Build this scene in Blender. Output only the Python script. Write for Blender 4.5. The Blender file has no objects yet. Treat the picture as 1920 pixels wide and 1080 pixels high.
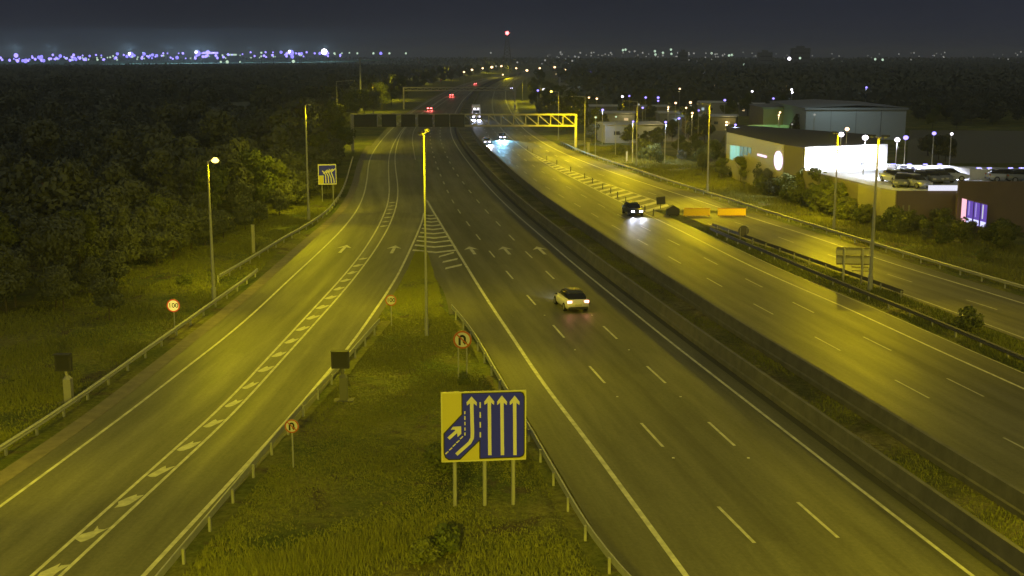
import bpy, bmesh, math, random
import numpy as np
from mathutils import Vector, Matrix

random.seed(7); rng = np.random.default_rng(7)
S = bpy.context.scene
COL = S.collection
R = math.radians

# ------------------------------------------------------------------ camera
F = 2262.0; PITCH = math.atan(435.0 / F); H = 19.0
CP, SP = math.cos(PITCH), math.sin(PITCH)
cam_d = bpy.data.cameras.new('camera'); cam = bpy.data.objects.new('camera', cam_d); COL.objects.link(cam)
cam.location = (0, 0, H); cam.rotation_euler = (math.pi / 2 - PITCH, 0, 0)
cam_d.sensor_width = 36; cam_d.lens = 36 * F / 1920; cam_d.clip_start = 0.5; cam_d.clip_end = 20000
S.camera = cam
S.render.resolution_x, S.render.resolution_y = 1024, 576

# ------------------------------------------------------------------ world
W = bpy.data.worlds.new('World'); S.world = W; W.use_nodes = True
nt = W.node_tree; nt.nodes.clear()
out = nt.nodes.new('ShaderNodeOutputWorld'); bg = nt.nodes.new('ShaderNodeBackground')
tc = nt.nodes.new('ShaderNodeTexCoord'); sep = nt.nodes.new('ShaderNodeSeparateXYZ')
rp = nt.nodes.new('ShaderNodeValToRGB'); nz = nt.nodes.new('ShaderNodeTexNoise'); mx = nt.nodes.new('ShaderNodeMixRGB')
nt.links.new(tc.outputs['Generated'], sep.inputs[0]); nt.links.new(sep.outputs['Z'], rp.inputs[0])
e = rp.color_ramp.elements
e[0].position = 0.0; e[0].color = (0.028, 0.031, 0.046, 1)
e[1].position = 0.30; e[1].color = (0.015, 0.018, 0.034, 1)
m_ = rp.color_ramp.elements.new(0.05); m_.color = (0.021, 0.0245, 0.040, 1)
nz.inputs['Scale'].default_value = 2.2; nz.inputs['Detail'].default_value = 4
nt.links.new(tc.outputs['Generated'], nz.inputs['Vector'])
mx.blend_type = 'MULTIPLY'; mx.inputs[0].default_value = 0.75
nt.links.new(rp.outputs[0], mx.inputs[1]); nt.links.new(nz.outputs['Fac'], mx.inputs[2])
nt.links.new(mx.outputs[0], bg.inputs[0]); bg.inputs[1].default_value = 1.22
nt.links.new(bg.outputs[0], out.inputs[0])

sun_d = bpy.data.lights.new('ambient_fill', 'SUN'); sun_d.energy = 0.36; sun_d.angle = R(150); sun_d.color = (0.95, 0.94, 0.66)  # soft sun added as even fill to lift the unlit areas
sun = bpy.data.objects.new('ambient_fill', sun_d); COL.objects.link(sun); sun.rotation_euler = (R(15), R(-8), R(20))

S.view_settings.view_transform = 'Standard'; S.view_settings.look = 'None'
S.view_settings.exposure = 0; S.view_settings.gamma = 1
try:
    S.cycles.sample_clamp_indirect = 3.0; S.cycles.sample_clamp_direct = 0
    S.cycles.max_bounces = 4; S.cycles.diffuse_bounces = 2; S.cycles.glossy_bounces = 2
    S.cycles.use_denoising = True; S.cycles.use_light_tree = True
    S.cycles.caustics_reflective = False; S.cycles.caustics_refractive = False
except Exception: pass

SODIUM = (1.0, 0.84, 0.0)
SODIUM_R = (1.0, 0.77, 0.0)
COOL = (0.62, 0.70, 1.0)

# ------------------------------------------------------------------ pixel -> place
def ray(px, py):
    a = (px - 960) / F; b = (540 - py) / F
    return Vector((a, CP + b * SP, -SP + b * CP))
def at(px, py, z=0.0):
    d = ray(px, py); t = (z - H) / d.z
    return Vector((d.x * t, d.y * t, z))
def at_Y(px, py, Y):
    d = ray(px, py); t = Y / d.y
    return Vector((d.x * t, Y, H + d.z * t))
def on_plane(px, py, P, Q):
    n = Vector((Q.y - P.y, -(Q.x - P.x), 0)); d = ray(px, py); C = Vector((0, 0, H))
    t = (P - C).dot(n) / d.dot(n)
    return C + d * t
def zc(py): return H * F / CP / (py - 105.0)     # depth of a ground point

# ------------------------------------------------------------------ materials
def mat(name, color, rough=0.7, metal=0.0, emit=None, estr=0.0, noise=None, bump=None, spec=None, noemit_sample=False):
    m = bpy.data.materials.new(name); m.use_nodes = True
    n = m.node_tree.nodes; l = m.node_tree.links; b = n['Principled BSDF']
    b.inputs['Base Color'].default_value = (*color, 1); b.inputs['Roughness'].default_value = rough
    b.inputs['Metallic'].default_value = metal
    if spec is not None: b.inputs['Specular IOR Level'].default_value = spec
    if emit: b.inputs['Emission Color'].default_value = (*emit, 1); b.inputs['Emission Strength'].default_value = estr
    if noise or bump:
        t = n.new('ShaderNodeTexCoord'); 
        if noise:
            sc, amt, col2 = noise
            x = n.new('ShaderNodeTexNoise'); x.inputs['Scale'].default_value = sc; x.inputs['Detail'].default_value = 6; x.inputs['Roughness'].default_value = 0.65
            l.new(t.outputs['Object'], x.inputs['Vector'])
            r = n.new('ShaderNodeValToRGB'); r.color_ramp.elements[0].position = 0.5 - amt; r.color_ramp.elements[1].position = 0.5 + amt
            r.color_ramp.elements[0].color = (*color, 1); r.color_ramp.elements[1].color = (*col2, 1)
            l.new(x.outputs['Fac'], r.inputs[0]); l.new(r.outputs[0], b.inputs['Base Color'])
        if bump:
            sc, st, ds = bump
            x2 = n.new('ShaderNodeTexNoise'); x2.inputs['Scale'].default_value = sc; x2.inputs['Detail'].default_value = 4
            l.new(t.outputs['Object'], x2.inputs['Vector'])
            bm = n.new('ShaderNodeBump'); bm.inputs['Strength'].default_value = st; bm.inputs['Distance'].default_value = ds
            l.new(x2.outputs['Fac'], bm.inputs['Height']); l.new(bm.outputs[0], b.inputs['Normal'])
    if noemit_sample: m.cycles.emission_sampling = 'NONE'
    return m

def asphalt(name, base=0.105):
    """worn asphalt; UV: u = metres across the road, v = metres along it"""
    m = bpy.data.materials.new(name); m.use_nodes = True
    n = m.node_tree.nodes; l = m.node_tree.links; b = n['Principled BSDF']
    uv = n.new('ShaderNodeUVMap'); mp = n.new('ShaderNodeMapping'); mp.inputs['Scale'].default_value = (0.55, 0.012, 1)
    l.new(uv.outputs[0], mp.inputs[0])
    s = n.new('ShaderNodeTexNoise'); s.inputs['Scale'].default_value = 1.0; s.inputs['Detail'].default_value = 5; s.inputs['Roughness'].default_value = 0.6
    l.new(mp.outputs[0], s.inputs['Vector'])                       # long streaks along the lanes
    mp2 = n.new('ShaderNodeMapping'); mp2.inputs['Scale'].default_value = (0.16, 0.05, 1); l.new(uv.outputs[0], mp2.inputs[0])
    p = n.new('ShaderNodeTexNoise'); p.inputs['Scale'].default_value = 1.0; p.inputs['Detail'].default_value = 6; l.new(mp2.outputs[0], p.inputs['Vector'])
    g = n.new('ShaderNodeTexNoise'); g.inputs['Scale'].default_value = 5.0; g.inputs['Detail'].default_value = 6; g.inputs['Roughness'].default_value = 0.8
    l.new(uv.outputs[0], g.inputs['Vector'])
    def rng_(src, lo, hi, a=0.3, c=0.7):
        r = n.new('ShaderNodeMapRange'); r.inputs['From Min'].default_value = a; r.inputs['From Max'].default_value = c
        r.inputs['To Min'].default_value = lo; r.inputs['To Max'].default_value = hi; l.new(src, r.inputs['Value']); return r.outputs[0]
    a = n.new('ShaderNodeMath'); a.operation = 'MULTIPLY'; l.new(rng_(s.outputs['Fac'], 0.78, 1.24), a.inputs[0]); l.new(rng_(p.outputs['Fac'], 0.86, 1.14), a.inputs[1])
    a2 = n.new('ShaderNodeMath'); a2.operation = 'MULTIPLY'; l.new(a.outputs[0], a2.inputs[0]); l.new(rng_(g.outputs['Fac'], 0.82, 1.18, .35, .65), a2.inputs[1])
    c = n.new('ShaderNodeMixRGB'); c.blend_type = 'MULTIPLY'; c.inputs[0].default_value = 1
    c.inputs[1].default_value = (base, base * 0.95, base * 0.58, 1); l.new(a2.outputs[0], c.inputs[2]); l.new(c.outputs[0], b.inputs['Base Color'])
    # polished wheel tracks, resurfaced patches, oil stains
    sx = n.new('ShaderNodeSeparateXYZ'); l.new(uv.outputs[0], sx.inputs[0])
    wv = n.new('ShaderNodeMath'); wv.operation = 'MULTIPLY'; l.new(sx.outputs['X'], wv.inputs[0]); wv.inputs[1].default_value = 2 * math.pi / 1.8
    sn = n.new('ShaderNodeMath'); sn.operation = 'SINE'; l.new(wv.outputs[0], sn.inputs[0])
    mp3 = n.new('ShaderNodeMapping'); mp3.inputs['Scale'].default_value = (0.27, 0.035, 1); l.new(uv.outputs[0], mp3.inputs[0])
    vo = n.new('ShaderNodeTexVoronoi'); vo.distance = 'CHEBYCHEV'; vo.inputs['Scale'].default_value = 1.0; vo.inputs['Randomness'].default_value = 0.8; l.new(mp3.outputs[0], vo.inputs['Vector'])
    sv = n.new('ShaderNodeSeparateColor'); l.new(vo.outputs['Color'], sv.inputs[0])
    mp4 = n.new('ShaderNodeMapping'); mp4.inputs['Scale'].default_value = (1.1, 0.12, 1); l.new(uv.outputs[0], mp4.inputs[0])
    st = n.new('ShaderNodeTexNoise'); st.inputs['Scale'].default_value = 1.0; st.inputs['Detail'].default_value = 8; st.inputs['Roughness'].default_value = 0.75; l.new(mp4.outputs[0], st.inputs['Vector'])
    q1 = n.new('ShaderNodeMath'); q1.operation = 'MULTIPLY'; l.new(rng_(sn.outputs[0], 0.93, 1.07, -1, 1), q1.inputs[0]); l.new(rng_(sv.outputs[0], 0.90, 1.10, 0, 1), q1.inputs[1])
    q2 = n.new('ShaderNodeMath'); q2.operation = 'MULTIPLY'; l.new(q1.outputs[0], q2.inputs[0]); l.new(rng_(st.outputs['Fac'], 0.80, 1.12, .34, .56), q2.inputs[1])
    q3 = n.new('ShaderNodeMath'); q3.operation = 'MULTIPLY'; l.new(a2.outputs[0], q3.inputs[0]); l.new(q2.outputs[0], q3.inputs[1]); l.new(q3.outputs[0], c.inputs[2])
    l.new(rng_(s.outputs['Fac'], 0.66, 0.50), b.inputs['Roughness'])
    bu = n.new('ShaderNodeBump'); bu.inputs['Strength'].default_value = 0.25; bu.inputs['Distance'].default_value = 0.02
    g2 = n.new('ShaderNodeTexNoise'); g2.inputs['Scale'].default_value = 14; g2.inputs['Detail'].default_value = 3; l.new(uv.outputs[0], g2.inputs['Vector'])
    l.new(g2.outputs['Fac'], bu.inputs['Height']); l.new(bu.outputs[0], b.inputs['Normal'])
    b.inputs['Specular IOR Level'].default_value = 0.22
    return m

def grass_mat(name, c1, c2, c3):
    m = bpy.data.materials.new(name); m.use_nodes = True
    n = m.node_tree.nodes; l = m.node_tree.links; b = n['Principled BSDF']; b.inputs['Roughness'].default_value = 0.95
    b.inputs['Specular IOR Level'].default_value = 0.1
    g = n.new('ShaderNodeNewGeometry')
    a = n.new('ShaderNodeTexNoise'); a.inputs['Scale'].default_value = 0.16; a.inputs['Detail'].default_value = 7; a.inputs['Roughness'].default_value = 0.6
    l.new(g.outputs['Position'], a.inputs['Vector'])
    r = n.new('ShaderNodeValToRGB'); r.color_ramp.elements[0].position = 0.36; r.color_ramp.elements[0].color = (*c1, 1)
    r.color_ramp.elements[1].position = 0.66; r.color_ramp.elements[1].color = (*c3, 1)
    k = r.color_ramp.elements.new(0.5); k.color = (*c2, 1)
    l.new(a.outputs['Fac'], r.inputs[0])
    so = n.new('ShaderNodeTexNoise'); so.inputs['Scale'].default_value = 0.33; so.inputs['Detail'].default_value = 5; so.inputs['Distortion'].default_value = 1.2
    l.new(g.outputs['Position'], so.inputs['Vector']); sr = n.new('ShaderNodeMapRange'); sr.inputs['From Min'].default_value = 0.56; sr.inputs['From Max'].default_value = 0.66; l.new(so.outputs['Fac'], sr.inputs['Value'])
    sm = n.new('ShaderNodeMixRGB'); sm.inputs[2].default_value = (0.115, 0.095, 0.055, 1); l.new(sr.outputs[0], sm.inputs[0]); l.new(r.outputs[0], sm.inputs[1])
    f = n.new('ShaderNodeTexNoise'); f.inputs['Scale'].default_value = 3.2; f.inputs['Detail'].default_value = 8; f.inputs['Roughness'].default_value = 0.8
    l.new(g.outputs['Position'], f.inputs['Vector'])
    mr = n.new('ShaderNodeMapRange'); mr.inputs['From Min'].default_value = 0.33; mr.inputs['From Max'].default_value = 0.67; mr.inputs['To Min'].default_value = 0.45; mr.inputs['To Max'].default_value = 1.5
    l.new(f.outputs['Fac'], mr.inputs['Value'])
    c = n.new('ShaderNodeMixRGB'); c.blend_type = 'MULTIPLY'; c.inputs[0].default_value = 1; l.new(sm.outputs[0], c.inputs[1]); l.new(mr.outputs[0], c.inputs[2])
    l.new(c.outputs[0], b.inputs['Base Color'])
    bu = n.new('ShaderNodeBump'); bu.inputs['Strength'].default_value = 1.0; bu.inputs['Distance'].default_value = 0.25
    l.new(f.outputs['Fac'], bu.inputs['Height']); l.new(bu.outputs[0], b.inputs['Normal'])
    return m

def leaf_mat(name, c1, c2):
    m = bpy.data.materials.new(name); m.use_nodes = True
    n = m.node_tree.nodes; l = m.node_tree.links; b = n['Principled BSDF']; b.inputs['Roughness'].default_value = 0.8
    b.inputs['Specular IOR Level'].default_value = 0.15
    g = n.new('ShaderNodeNewGeometry'); oi = n.new('ShaderNodeObjectInfo')
    ad = n.new('ShaderNodeMath'); ad.operation = 'MULTIPLY_ADD'; l.new(oi.outputs['Random'], ad.inputs[0]); ad.inputs[1].default_value = 0.6
    ml = n.new('ShaderNodeMath'); ml.operation = 'MULTIPLY'; l.new(g.outputs['Random Per Island'], ml.inputs[0]); ml.inputs[1].default_value = 0.5
    l.new(ml.outputs[0], ad.inputs[2])
    r = n.new('ShaderNodeValToRGB'); r.color_ramp.elements[0].color = (*c1, 1); r.color_ramp.elements[1].color = (*c2, 1)
    l.new(ad.outputs[0], r.inputs[0]); l.new(r.outputs[0], b.inputs['Base Color'])
    return m

M = {}
M['asphalt'] = asphalt('worn_asphalt', 0.105)
M['asphalt_slip'] = asphalt('worn_slip_asphalt', 0.125)
M['paint'] = mat('road_paint', (0.62, 0.60, 0.42), 0.6, noise=(1.6, 0.12, (0.40, 0.385, 0.27)))
M['paint_fade'] = mat('faded_road_paint', (0.48, 0.465, 0.36), 0.6, noise=(2.2, 0.14, (0.30, 0.29, 0.23)))
M['blob'] = mat('worn_marking_paint', (0.58, 0.56, 0.36), 0.6, noise=(2.1, 0.12, (0.40, 0.385, 0.25)))
M['patch'] = mat('dark_patch', (0.06, 0.06, 0.055), 0.8)
M['grass'] = grass_mat('verge_grass', (0.085, 0.110, 0.030), (0.150, 0.160, 0.042), (0.230, 0.215, 0.065))
M['median'] = grass_mat('median_growth', (0.09, 0.10, 0.035), (0.16, 0.15, 0.055), (0.30, 0.26, 0.12))
M['blade'] = leaf_mat('grass_blades', (0.11, 0.14, 0.03), (0.25, 0.24, 0.06))
M['leaf'] = leaf_mat('foliage', (0.065, 0.090, 0.035), (0.165, 0.175, 0.050))
M['leaf_d'] = leaf_mat('dark_foliage', (0.10, 0.11, 0.08), (0.12, 0.13, 0.09))
M['bark'] = mat('bark', (0.11, 0.09, 0.06), 0.9, noise=(8, .1, (0.06, 0.05, 0.035)))
M['steel'] = mat('galvanised_steel', (0.42, 0.42, 0.40), 0.5, 0.25, noise=(3, .2, (0.34, 0.34, 0.32)))
M['steel_d'] = mat('dark_steel', (0.16, 0.15, 0.13), 0.7, 0.2, noise=(3, .2, (0.10, 0.095, 0.085)))
M['concrete'] = mat('concrete', (0.15, 0.14, 0.125), 0.9, noise=(0.9, .15, (0.10, 0.095, 0.085)), bump=(6, .3, .02))
M['channel'] = mat('drain_channel', (0.035, 0.034, 0.03), 0.8)
M['black'] = mat('black_plastic', (0.02, 0.02, 0.022), 0.5)
M['darkgrey'] = mat('dark_grey_housing', (0.035, 0.035, 0.04), 0.6)
M['white'] = mat('white_sign_face', (0.62, 0.60, 0.55), 0.5)
M['yellow'] = mat('yellow_sign_face', (0.52, 0.47, 0.10), 0.5)
M['blue'] = mat('blue_sign_face', (0.026, 0.030, 0.95), 0.6, spec=.2)
M['blackp'] = mat('black_print', (0.012, 0.012, 0.012), 0.6)
M['red'] = mat('red_sign_face', (0.45, 0.10, 0.02), 0.5)
M['alu'] = mat('aluminium_sign_back', (0.40, 0.39, 0.35), 0.5, 0.3, noise=(2, .2, (0.32, .31, .28)))
M['orange'] = mat('orange_board', (0.90, 0.60, 0.03), 0.5)
M['lens'] = mat('sodium_lens', (0.8, 0.7, 0.4), 0.3, emit=(1, 0.72, 0.13), estr=5.5, noemit_sample=True)
M['lens_dim'] = mat('lamp_lens', (0.6, 0.6, 0.5), 0.3)
M['gantry'] = mat('gantry_paint', (0.42, 0.40, 0.34), 0.6, noise=(1, .2, (0.34, .32, .27)))
M['gbldg'] = mat('grey_cladding', (0.20, 0.20, 0.20), 0.6)
M['tyre'] = mat('tyre_rubber', (0.015, 0.015, 0.015), 0.9)
M['rim'] = mat('wheel_rim', (0.35, 0.35, 0.35), 0.4, 0.6)
M['glass'] = mat('tinted_glass', (0.01, 0.01, 0.013), 0.12, spec=0.4)

def emis(name, c, s, sample=False):
    return mat(name, (0.02, 0.02, 0.02), 0.5, emit=c, estr=s, noemit_sample=not sample)
M['e_blue'] = emis('blue_white_lamp', (0.30, 0.24, 1.0), 3.2)
M['e_white'] = emis('white_lamp', (0.95, 0.9, 1.0), 6)
M['e_violet'] = emis('violet_lamp', (0.26, 0.22, 1.0), 2.2)
M['e_green'] = emis('pale_green_lamp', (0.62, 0.85, 0.62), 1.2)
M['e_dim'] = emis('dim_lamp', (0.40, 0.40, 0.36), 0.9)
M['e_warm'] = emis('warm_lamp', (1.0, 0.60, 0.30), 5)
M['e_red'] = emis('red_lamp', (1.0, 0.10, 0.10), 14)
M['e_tail'] = emis('tail_lamp', (1.0, 0.36, 0.30), 5)
M['e_head'] = emis('head_lamp', (0.72, 0.66, 1.0), 14)

# ------------------------------------------------------------------ mesh helpers
class MB:
    def __init__(s): s.v = []; s.f = []; s.m = []; s.uv = None
    def quad(s, a, b, c, d, m=0):
        i = len(s.v); s.v += [tuple(a), tuple(b), tuple(c), tuple(d)]; s.f.append((i, i + 1, i + 2, i + 3)); s.m.append(m)
    def poly(s, pts, m=0):
        i = len(s.v); s.v += [tuple(p) for p in pts]; s.f.append(tuple(range(i, i + len(pts)))); s.m.append(m)
    def box(s, c, sz, rz=0, m=0, mtx=None):
        x, y, z = sz[0] / 2, sz[1] / 2, sz[2] / 2
        P = [Vector(p) for p in ((-x, -y, -z), (x, -y, -z), (x, y, -z), (-x, y, -z), (-x, -y, z), (x, -y, z), (x, y, z), (-x, y, z))]
        T = mtx if mtx else Matrix.Rotation(rz, 4, 'Z')
        i = len(s.v); s.v += [tuple((T @ p) + Vector(c)) for p in P]
        for f in ((0, 3, 2, 1), (4, 5, 6, 7), (0, 1, 5, 4), (1, 2, 6, 5), (2, 3, 7, 6), (3, 0, 4, 7)):
            s.f.append(tuple(i + k for k in f)); s.m.append(m)
    def tube(s, a, b, r0, r1=None, n=8, m=0, cap=True):
        r1 = r0 if r1 is None else r1; a = Vector(a); b = Vector(b); d = (b - a).normalized()
        u = d.orthogonal().normalized(); w = d.cross(u); i = len(s.v)
        for p, r in ((a, r0), (b, r1)):
            for k in range(n):
                t = 2 * math.pi * k / n; s.v.append(tuple(p + (u * math.cos(t) + w * math.sin(t)) * r))
        for k in range(n):
            j = (k + 1) % n; s.f.append((i + k, i + j, i + n + j, i + n + k)); s.m.append(m)
        if cap:
            s.f.append(tuple(i + k for k in range(n))[::-1]); s.f.append(tuple(i + n + k for k in range(n))); s.m += [m, m]
    def ball(s, c, r, n=8, m=0, sz=1.0):
        i = len(s.v); rows = n // 2
        for a in range(rows + 1):
            t = math.pi * a / rows
            for k in range(n):
                p = 2 * math.pi * k / n
                s.v.append((c[0] + r * math.sin(t) * math.cos(p), c[1] + r * math.sin(t) * math.sin(p), c[2] + r * math.cos(t) * sz))
        for a in range(rows):
            for k in range(n):
                j = (k + 1) % n; s.f.append((i + a * n + k, i + (a + 1) * n + k, i + (a + 1) * n + j, i + a * n + j)); s.m.append(m)
    def mesh(s, name, mats, smooth=False):
        me = bpy.data.meshes.new(name); me.from_pydata(s.v, [], s.f)
        for mm in (mats if isinstance(mats, (list, tuple)) else [mats]): me.materials.append(mm)
        if any(s.m): me.polygons.foreach_set('material_index', s.m)
        if smooth: me.polygons.foreach_set('use_smooth', [True] * len(me.polygons))
        me.update(); return me
    def build(s, name, mats, parent=None, smooth=False, loc=None):
        o = bpy.data.objects.new(name, s.mesh(name, mats, smooth)); COL.objects.link(o)
        if parent: o.parent = parent
        if loc is not None: o.location = loc
        return o

def tag(o, label=None, cat=None, group=None, kind=None):
    if label: o['label'] = label
    if cat: o['category'] = cat
    if group: o['group'] = group
    if kind: o['kind'] = kind
    return o
def empty(name, loc, rz=0, **k):
    o = bpy.data.objects.new(name, None); COL.objects.link(o); o.location = loc; o.rotation_euler = (0, 0, rz); o.empty_display_size = .3
    tag(o, **k); return o
def inst(name, me, parent=None, loc=(0, 0, 0), rz=0, sc=(1, 1, 1)):
    o = bpy.data.objects.new(name, me); COL.objects.link(o); o.parent = parent; o.location = loc; o.rotation_euler = (0, 0, rz); o.scale = sc
    return o
def copy_tree(o, parent=None):
    c = o.copy(); COL.objects.link(c); c.parent = parent
    for ch in list(o.children): copy_tree(ch, c)
    return c
def spot(name, loc, target, power, color, size=150, blend=.6, rad=.15, parent=None):
    d = bpy.data.lights.new(name, 'SPOT'); d.energy = power; d.color = color; d.spot_size = R(size); d.spot_blend = blend; d.shadow_soft_size = rad
    o = bpy.data.objects.new(name, d); COL.objects.link(o); o.location = loc
    o.rotation_euler = (Vector(target) - Vector(loc)).to_track_quat('-Z', 'Y').to_euler()
    if parent: o.parent = parent; o.matrix_parent_inverse = Matrix.Translation(-Vector(parent.location)) if parent.rotation_euler.z == 0 else parent.matrix_world.inverted()
    return o

# ------------------------------------------------------------------ road lines (world x as a function of world y)
class Line:
    def __init__(s, pts, z=0.0):
        P = sorted([at(x, y, z) for x, y in pts], key=lambda p: p.y)
        s.Y = np.array([p.y for p in P]); s.X = np.array([p.x for p in P])
    def raw(s, y):
        y = np.asarray(y, float); r = np.interp(y, s.Y, s.X)
        a = (s.X[1] - s.X[0]) / (s.Y[1] - s.Y[0]); b = (s.X[-1] - s.X[-2]) / (s.Y[-1] - s.Y[-2])
        r = np.where(y < s.Y[0], s.X[0] + a * (y - s.Y[0]), r); return np.where(y > s.Y[-1], s.X[-1] + b * (y - s.Y[-1]), r)
    def __call__(s, y):
        y = np.asarray(y, float); w = 0.07 * y
        return sum(s.raw(y + w * k) for k in (-1, -.5, 0, .5, 1)) / 5
    def off(s, d):
        o = Line.__new__(Line); o.Y = s.Y; o.X = s.X + d; return o
    def pt(s, y, z=0.0): return Vector((float(s(y)), y, z))
    def dirn(s, y):
        return Vector((float(s(y + 1) - s(y - 1)), 2, 0)).normalized()
    def walk(s, y0, y1, step):
        """yield points every `step` metres of arc length"""
        y = y0
        while y < y1:
            yield y; y += step * s.dirn(y).y
YB = 24.0     # behind the lower edge of the frame
def gy(py): return at(960, py).y
def rows(y0, y1):
    r = [y0]
    while r[-1] < y1: r.append(min(y1, r[-1] * 1.035 + 0.0))
    return r

lC = Line([(0,951),(233,780),(450,612),(569,500),(607,466),(655,417),(680,377),(689,335),(691,302),(700,284),(716,262),(735,241),(770,212),(806,188),(850,165),(900,149),(945,139),(985,133)])
lD1 = Line([(61,1080),(421,760),(640,523),(660,500),(695,452),(720,405),(731,370),(729,337),(728,305),(731,284),(745,256),(760,236),(793,210),(826,187),(866,165),(910,150),(951,140),(990,134)])
lD2 = Line([(114,1080),(435,780),(640,552),(682,500),(715,452),(737,410),(746,375),(747,355),(742,320),(740,302),(741,284),(749,256),(762,236),(795,210),(828,187),(868,165),(911,150),(952,140),(991,134)])
lE = Line([(270,1080),(545,783),(624,687),(653,655),(734,538),(755,500),(792,417),(797,398),(795,370),(779,302),(772,260),(777,240),(806,210),(838,187),(874,165),(914,150),(955,140),(993,134)])
lF = Line([(1284,1078),(1100,826),(1018,720),(960,632),(910,558),(854,466),(799,375),(776,320),(770,290),(771,262),(778,240),(807,210),(839,187),(875,165),(915,150),(956,140),(994,134)])
lG = Line([(1805,1067),(1559,877),(1254,640),(1080,499),(960,396),(916,352),(880,308),(856,275),(845,252),(844,236),(852,214),(868,187),(892,165),(926,150),(962,140),(998,134)])
lN3 = Line([(1920,730),(1849,698),(1719,640),(1649,606),(1526,551),(1429,511),(1300,445),(1240,415),(1170,383),(1090,342),(1022,308),(985,280),(955,258),(935,236),(925,214),(922,190),(929,165),(948,150),(976,140),(1008,134)])
lJ1 = Line([(1920,570),(1817,538),(1639,485),(1574,461),(1507,438),(1397,406),(1300,373),(1210,345),(1110,310),(1042,282),(997,255),(975,236),(960,214),(948,190),(948,165),(962,150),(985,140),(1013,134)])
lChev = Line([(1250,384),(1200,366),(1150,349),(1100,332),(1050,312),(1015,298),(985,281)])
lNR2 = Line([(1920,640),(1687,552),(1629,533),(1520,493),(1442,465),(1342,429),(1262,398)])
lNR1 = Line([(1920,690),(1720,602),(1574,543),(1429,480),(1316,433),(1262,402)])
lL1 = Line([(0,864),(115,789),(493,513),(560,440),(600,423),(630,386),(647,356),(657,317),(668,280),(690,258)])
lLb = Line([(321,1080),(533,819),(590,750),(640,700),(676,655),(713,613)])
lRb = Line([(1150,1080),(1120,1048),(1007,848),(989,815),(944,737),(925,707),(885,630),(842,582)])
lJR = Line([(1920,552),(1784,512),(1639,467),(1565,444),(1429,402),(1347,374),(1270,351),(1185,321),(1100,294),(1060,275),(1010,250),(985,228),(975,205),(970,185),(972,165),(985,150),(1003,140),(1024,134)])
lCl = Line([(0,914),(193,780),(467,560),(573,463),(650,395),(672,350),(679,310),(690,280),(724,241),(762,212),(800,188),(845,165),(896,149),(942,139),(983,133)])
lB2 = lG.off(5.4); lB1 = lG.off(1.05)
lNe = lN3.off(2.1)

def ribbon(mb, la, lb, y0, y1, z, m=0, uvs=None):
    ys = rows(y0, y1); v = 0
    for a, b in zip(ys[:-1], ys[1:]):
        mb.quad((float(la(a)), a, z), (float(lb(a)), a, z), (float(lb(b)), b, z), (float(la(b)), b, z), m)
        dv = b - a
        if uvs is not None:
            x0 = float(la(a)); 
            uvs += [(0, v), (float(lb(a)) - float(la(a)), v), (float(lb(b)) - float(la(b)), v + dv), (0, v + dv)]
        v += dv
def road(name, la, lb, y0, y1, z, m, ref=None):
    mb = MB(); uvs = []
    ys = rows(y0, y1)
    K = 4
    v = 0
    for a, b in zip(ys[:-1], ys[1:]):
        xa0, xa1, xb0, xb1 = float(la(a)), float(lb(a)), float(la(b)), float(lb(b))
        for k in range(K):
            t0, t1 = k / K, (k + 1) / K
            mb.quad((xa0 + (xa1 - xa0) * t0, a, z), (xa0 + (xa1 - xa0) * t1, a, z), (xb0 + (xb1 - xb0) * t1, b, z), (xb0 + (xb1 - xb0) * t0, b, z))
            rf = ref or lG; ga, gb = float(rf(a)), float(rf(b)); X = lambda u0, u1, t: u0 + (u1 - u0) * t
            uvs += [(X(xa0, xa1, t0) - ga, a), (X(xa0, xa1, t1) - ga, a), (X(xb0, xb1, t1) - gb, b), (X(xb0, xb1, t0) - gb, b)]
        v += b - a
    o = mb.build(name, m); o['kind'] = 'structure'
    uvl = o.data.uv_layers.new(name='UVMap'); uvl.data.foreach_set('uv', np.array(uvs, dtype=np.float32).ravel())
    return o

# ------------------------------------------------------------------ ground and roads
g = MB(); g.quad((-4600, -150, 0), (4600, -150, 0), (4600, 6500, 0), (-4600, 6500, 0)); gr = g.build('ground', M['grass']); gr['kind'] = 'structure'
YFAR = 1900
ZR = 0.03
slip = road('slip_road', lCl, lE.off(0.6), YB, gy(399), ZR, M['asphalt_slip'], lD1)
carr = road('southbound_carriageway', lRb.off(0.5), lG.off(1.0), YB, gy(590), ZR, M['asphalt'])
# nose area between the two roads, from the end of the grass island up to the point of the hatching
lNoseL = Line([(713,613),(734,545),(790,505),(797,470),(797,380)]); lNoseR = Line([(842,582),(830,535),(805,505),(798,470),(798,380)])
nose_r = road('nose_paving', Line([(842,590),(836,545),(812,512),(790,498),(797,470),(797,380),(796,360)]).off(0.0), lG.off(1.0), gy(590), gy(399), ZR, M['asphalt'])
up = road('merged_carriageway', lCl, lG.off(1.0), gy(399), YFAR, ZR, M['asphalt_slip'])
nb = road('northbound_carriageway', lB2.off(0.5), lN3.off(2.1), YB, gy(395), ZR, M['asphalt'])
nb2 = road('exit_slip_road', lNR2, lJR.off(-0.8), YB, gy(400), ZR, M['asphalt_slip'], lJ1)
nb3 = road('diverge_paving', lB2.off(0.5), lJR.off(-0.8), gy(395), YFAR, ZR, M['asphalt_slip'])
md = MB(); ribbon(md, lG.off(1.9), lG.off(5.1), YB, YFAR, 0.05); md = md.build('central_reservation', M['median']); md['kind'] = 'structure'
ch = MB(); ribbon(ch, lG.off(1.0), lG.off(1.5), YB, 900, ZR + .006); ch = ch.build('drain_channel', M['channel']); ch['kind'] = 'structure'
ch = MB(); ribbon(ch, lCl.off(-1.0), lCl, YB, 260, ZR + .01); ch = ch.build('gravel_margin', M['steel_d']); ch['kind'] = 'structure'
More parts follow.
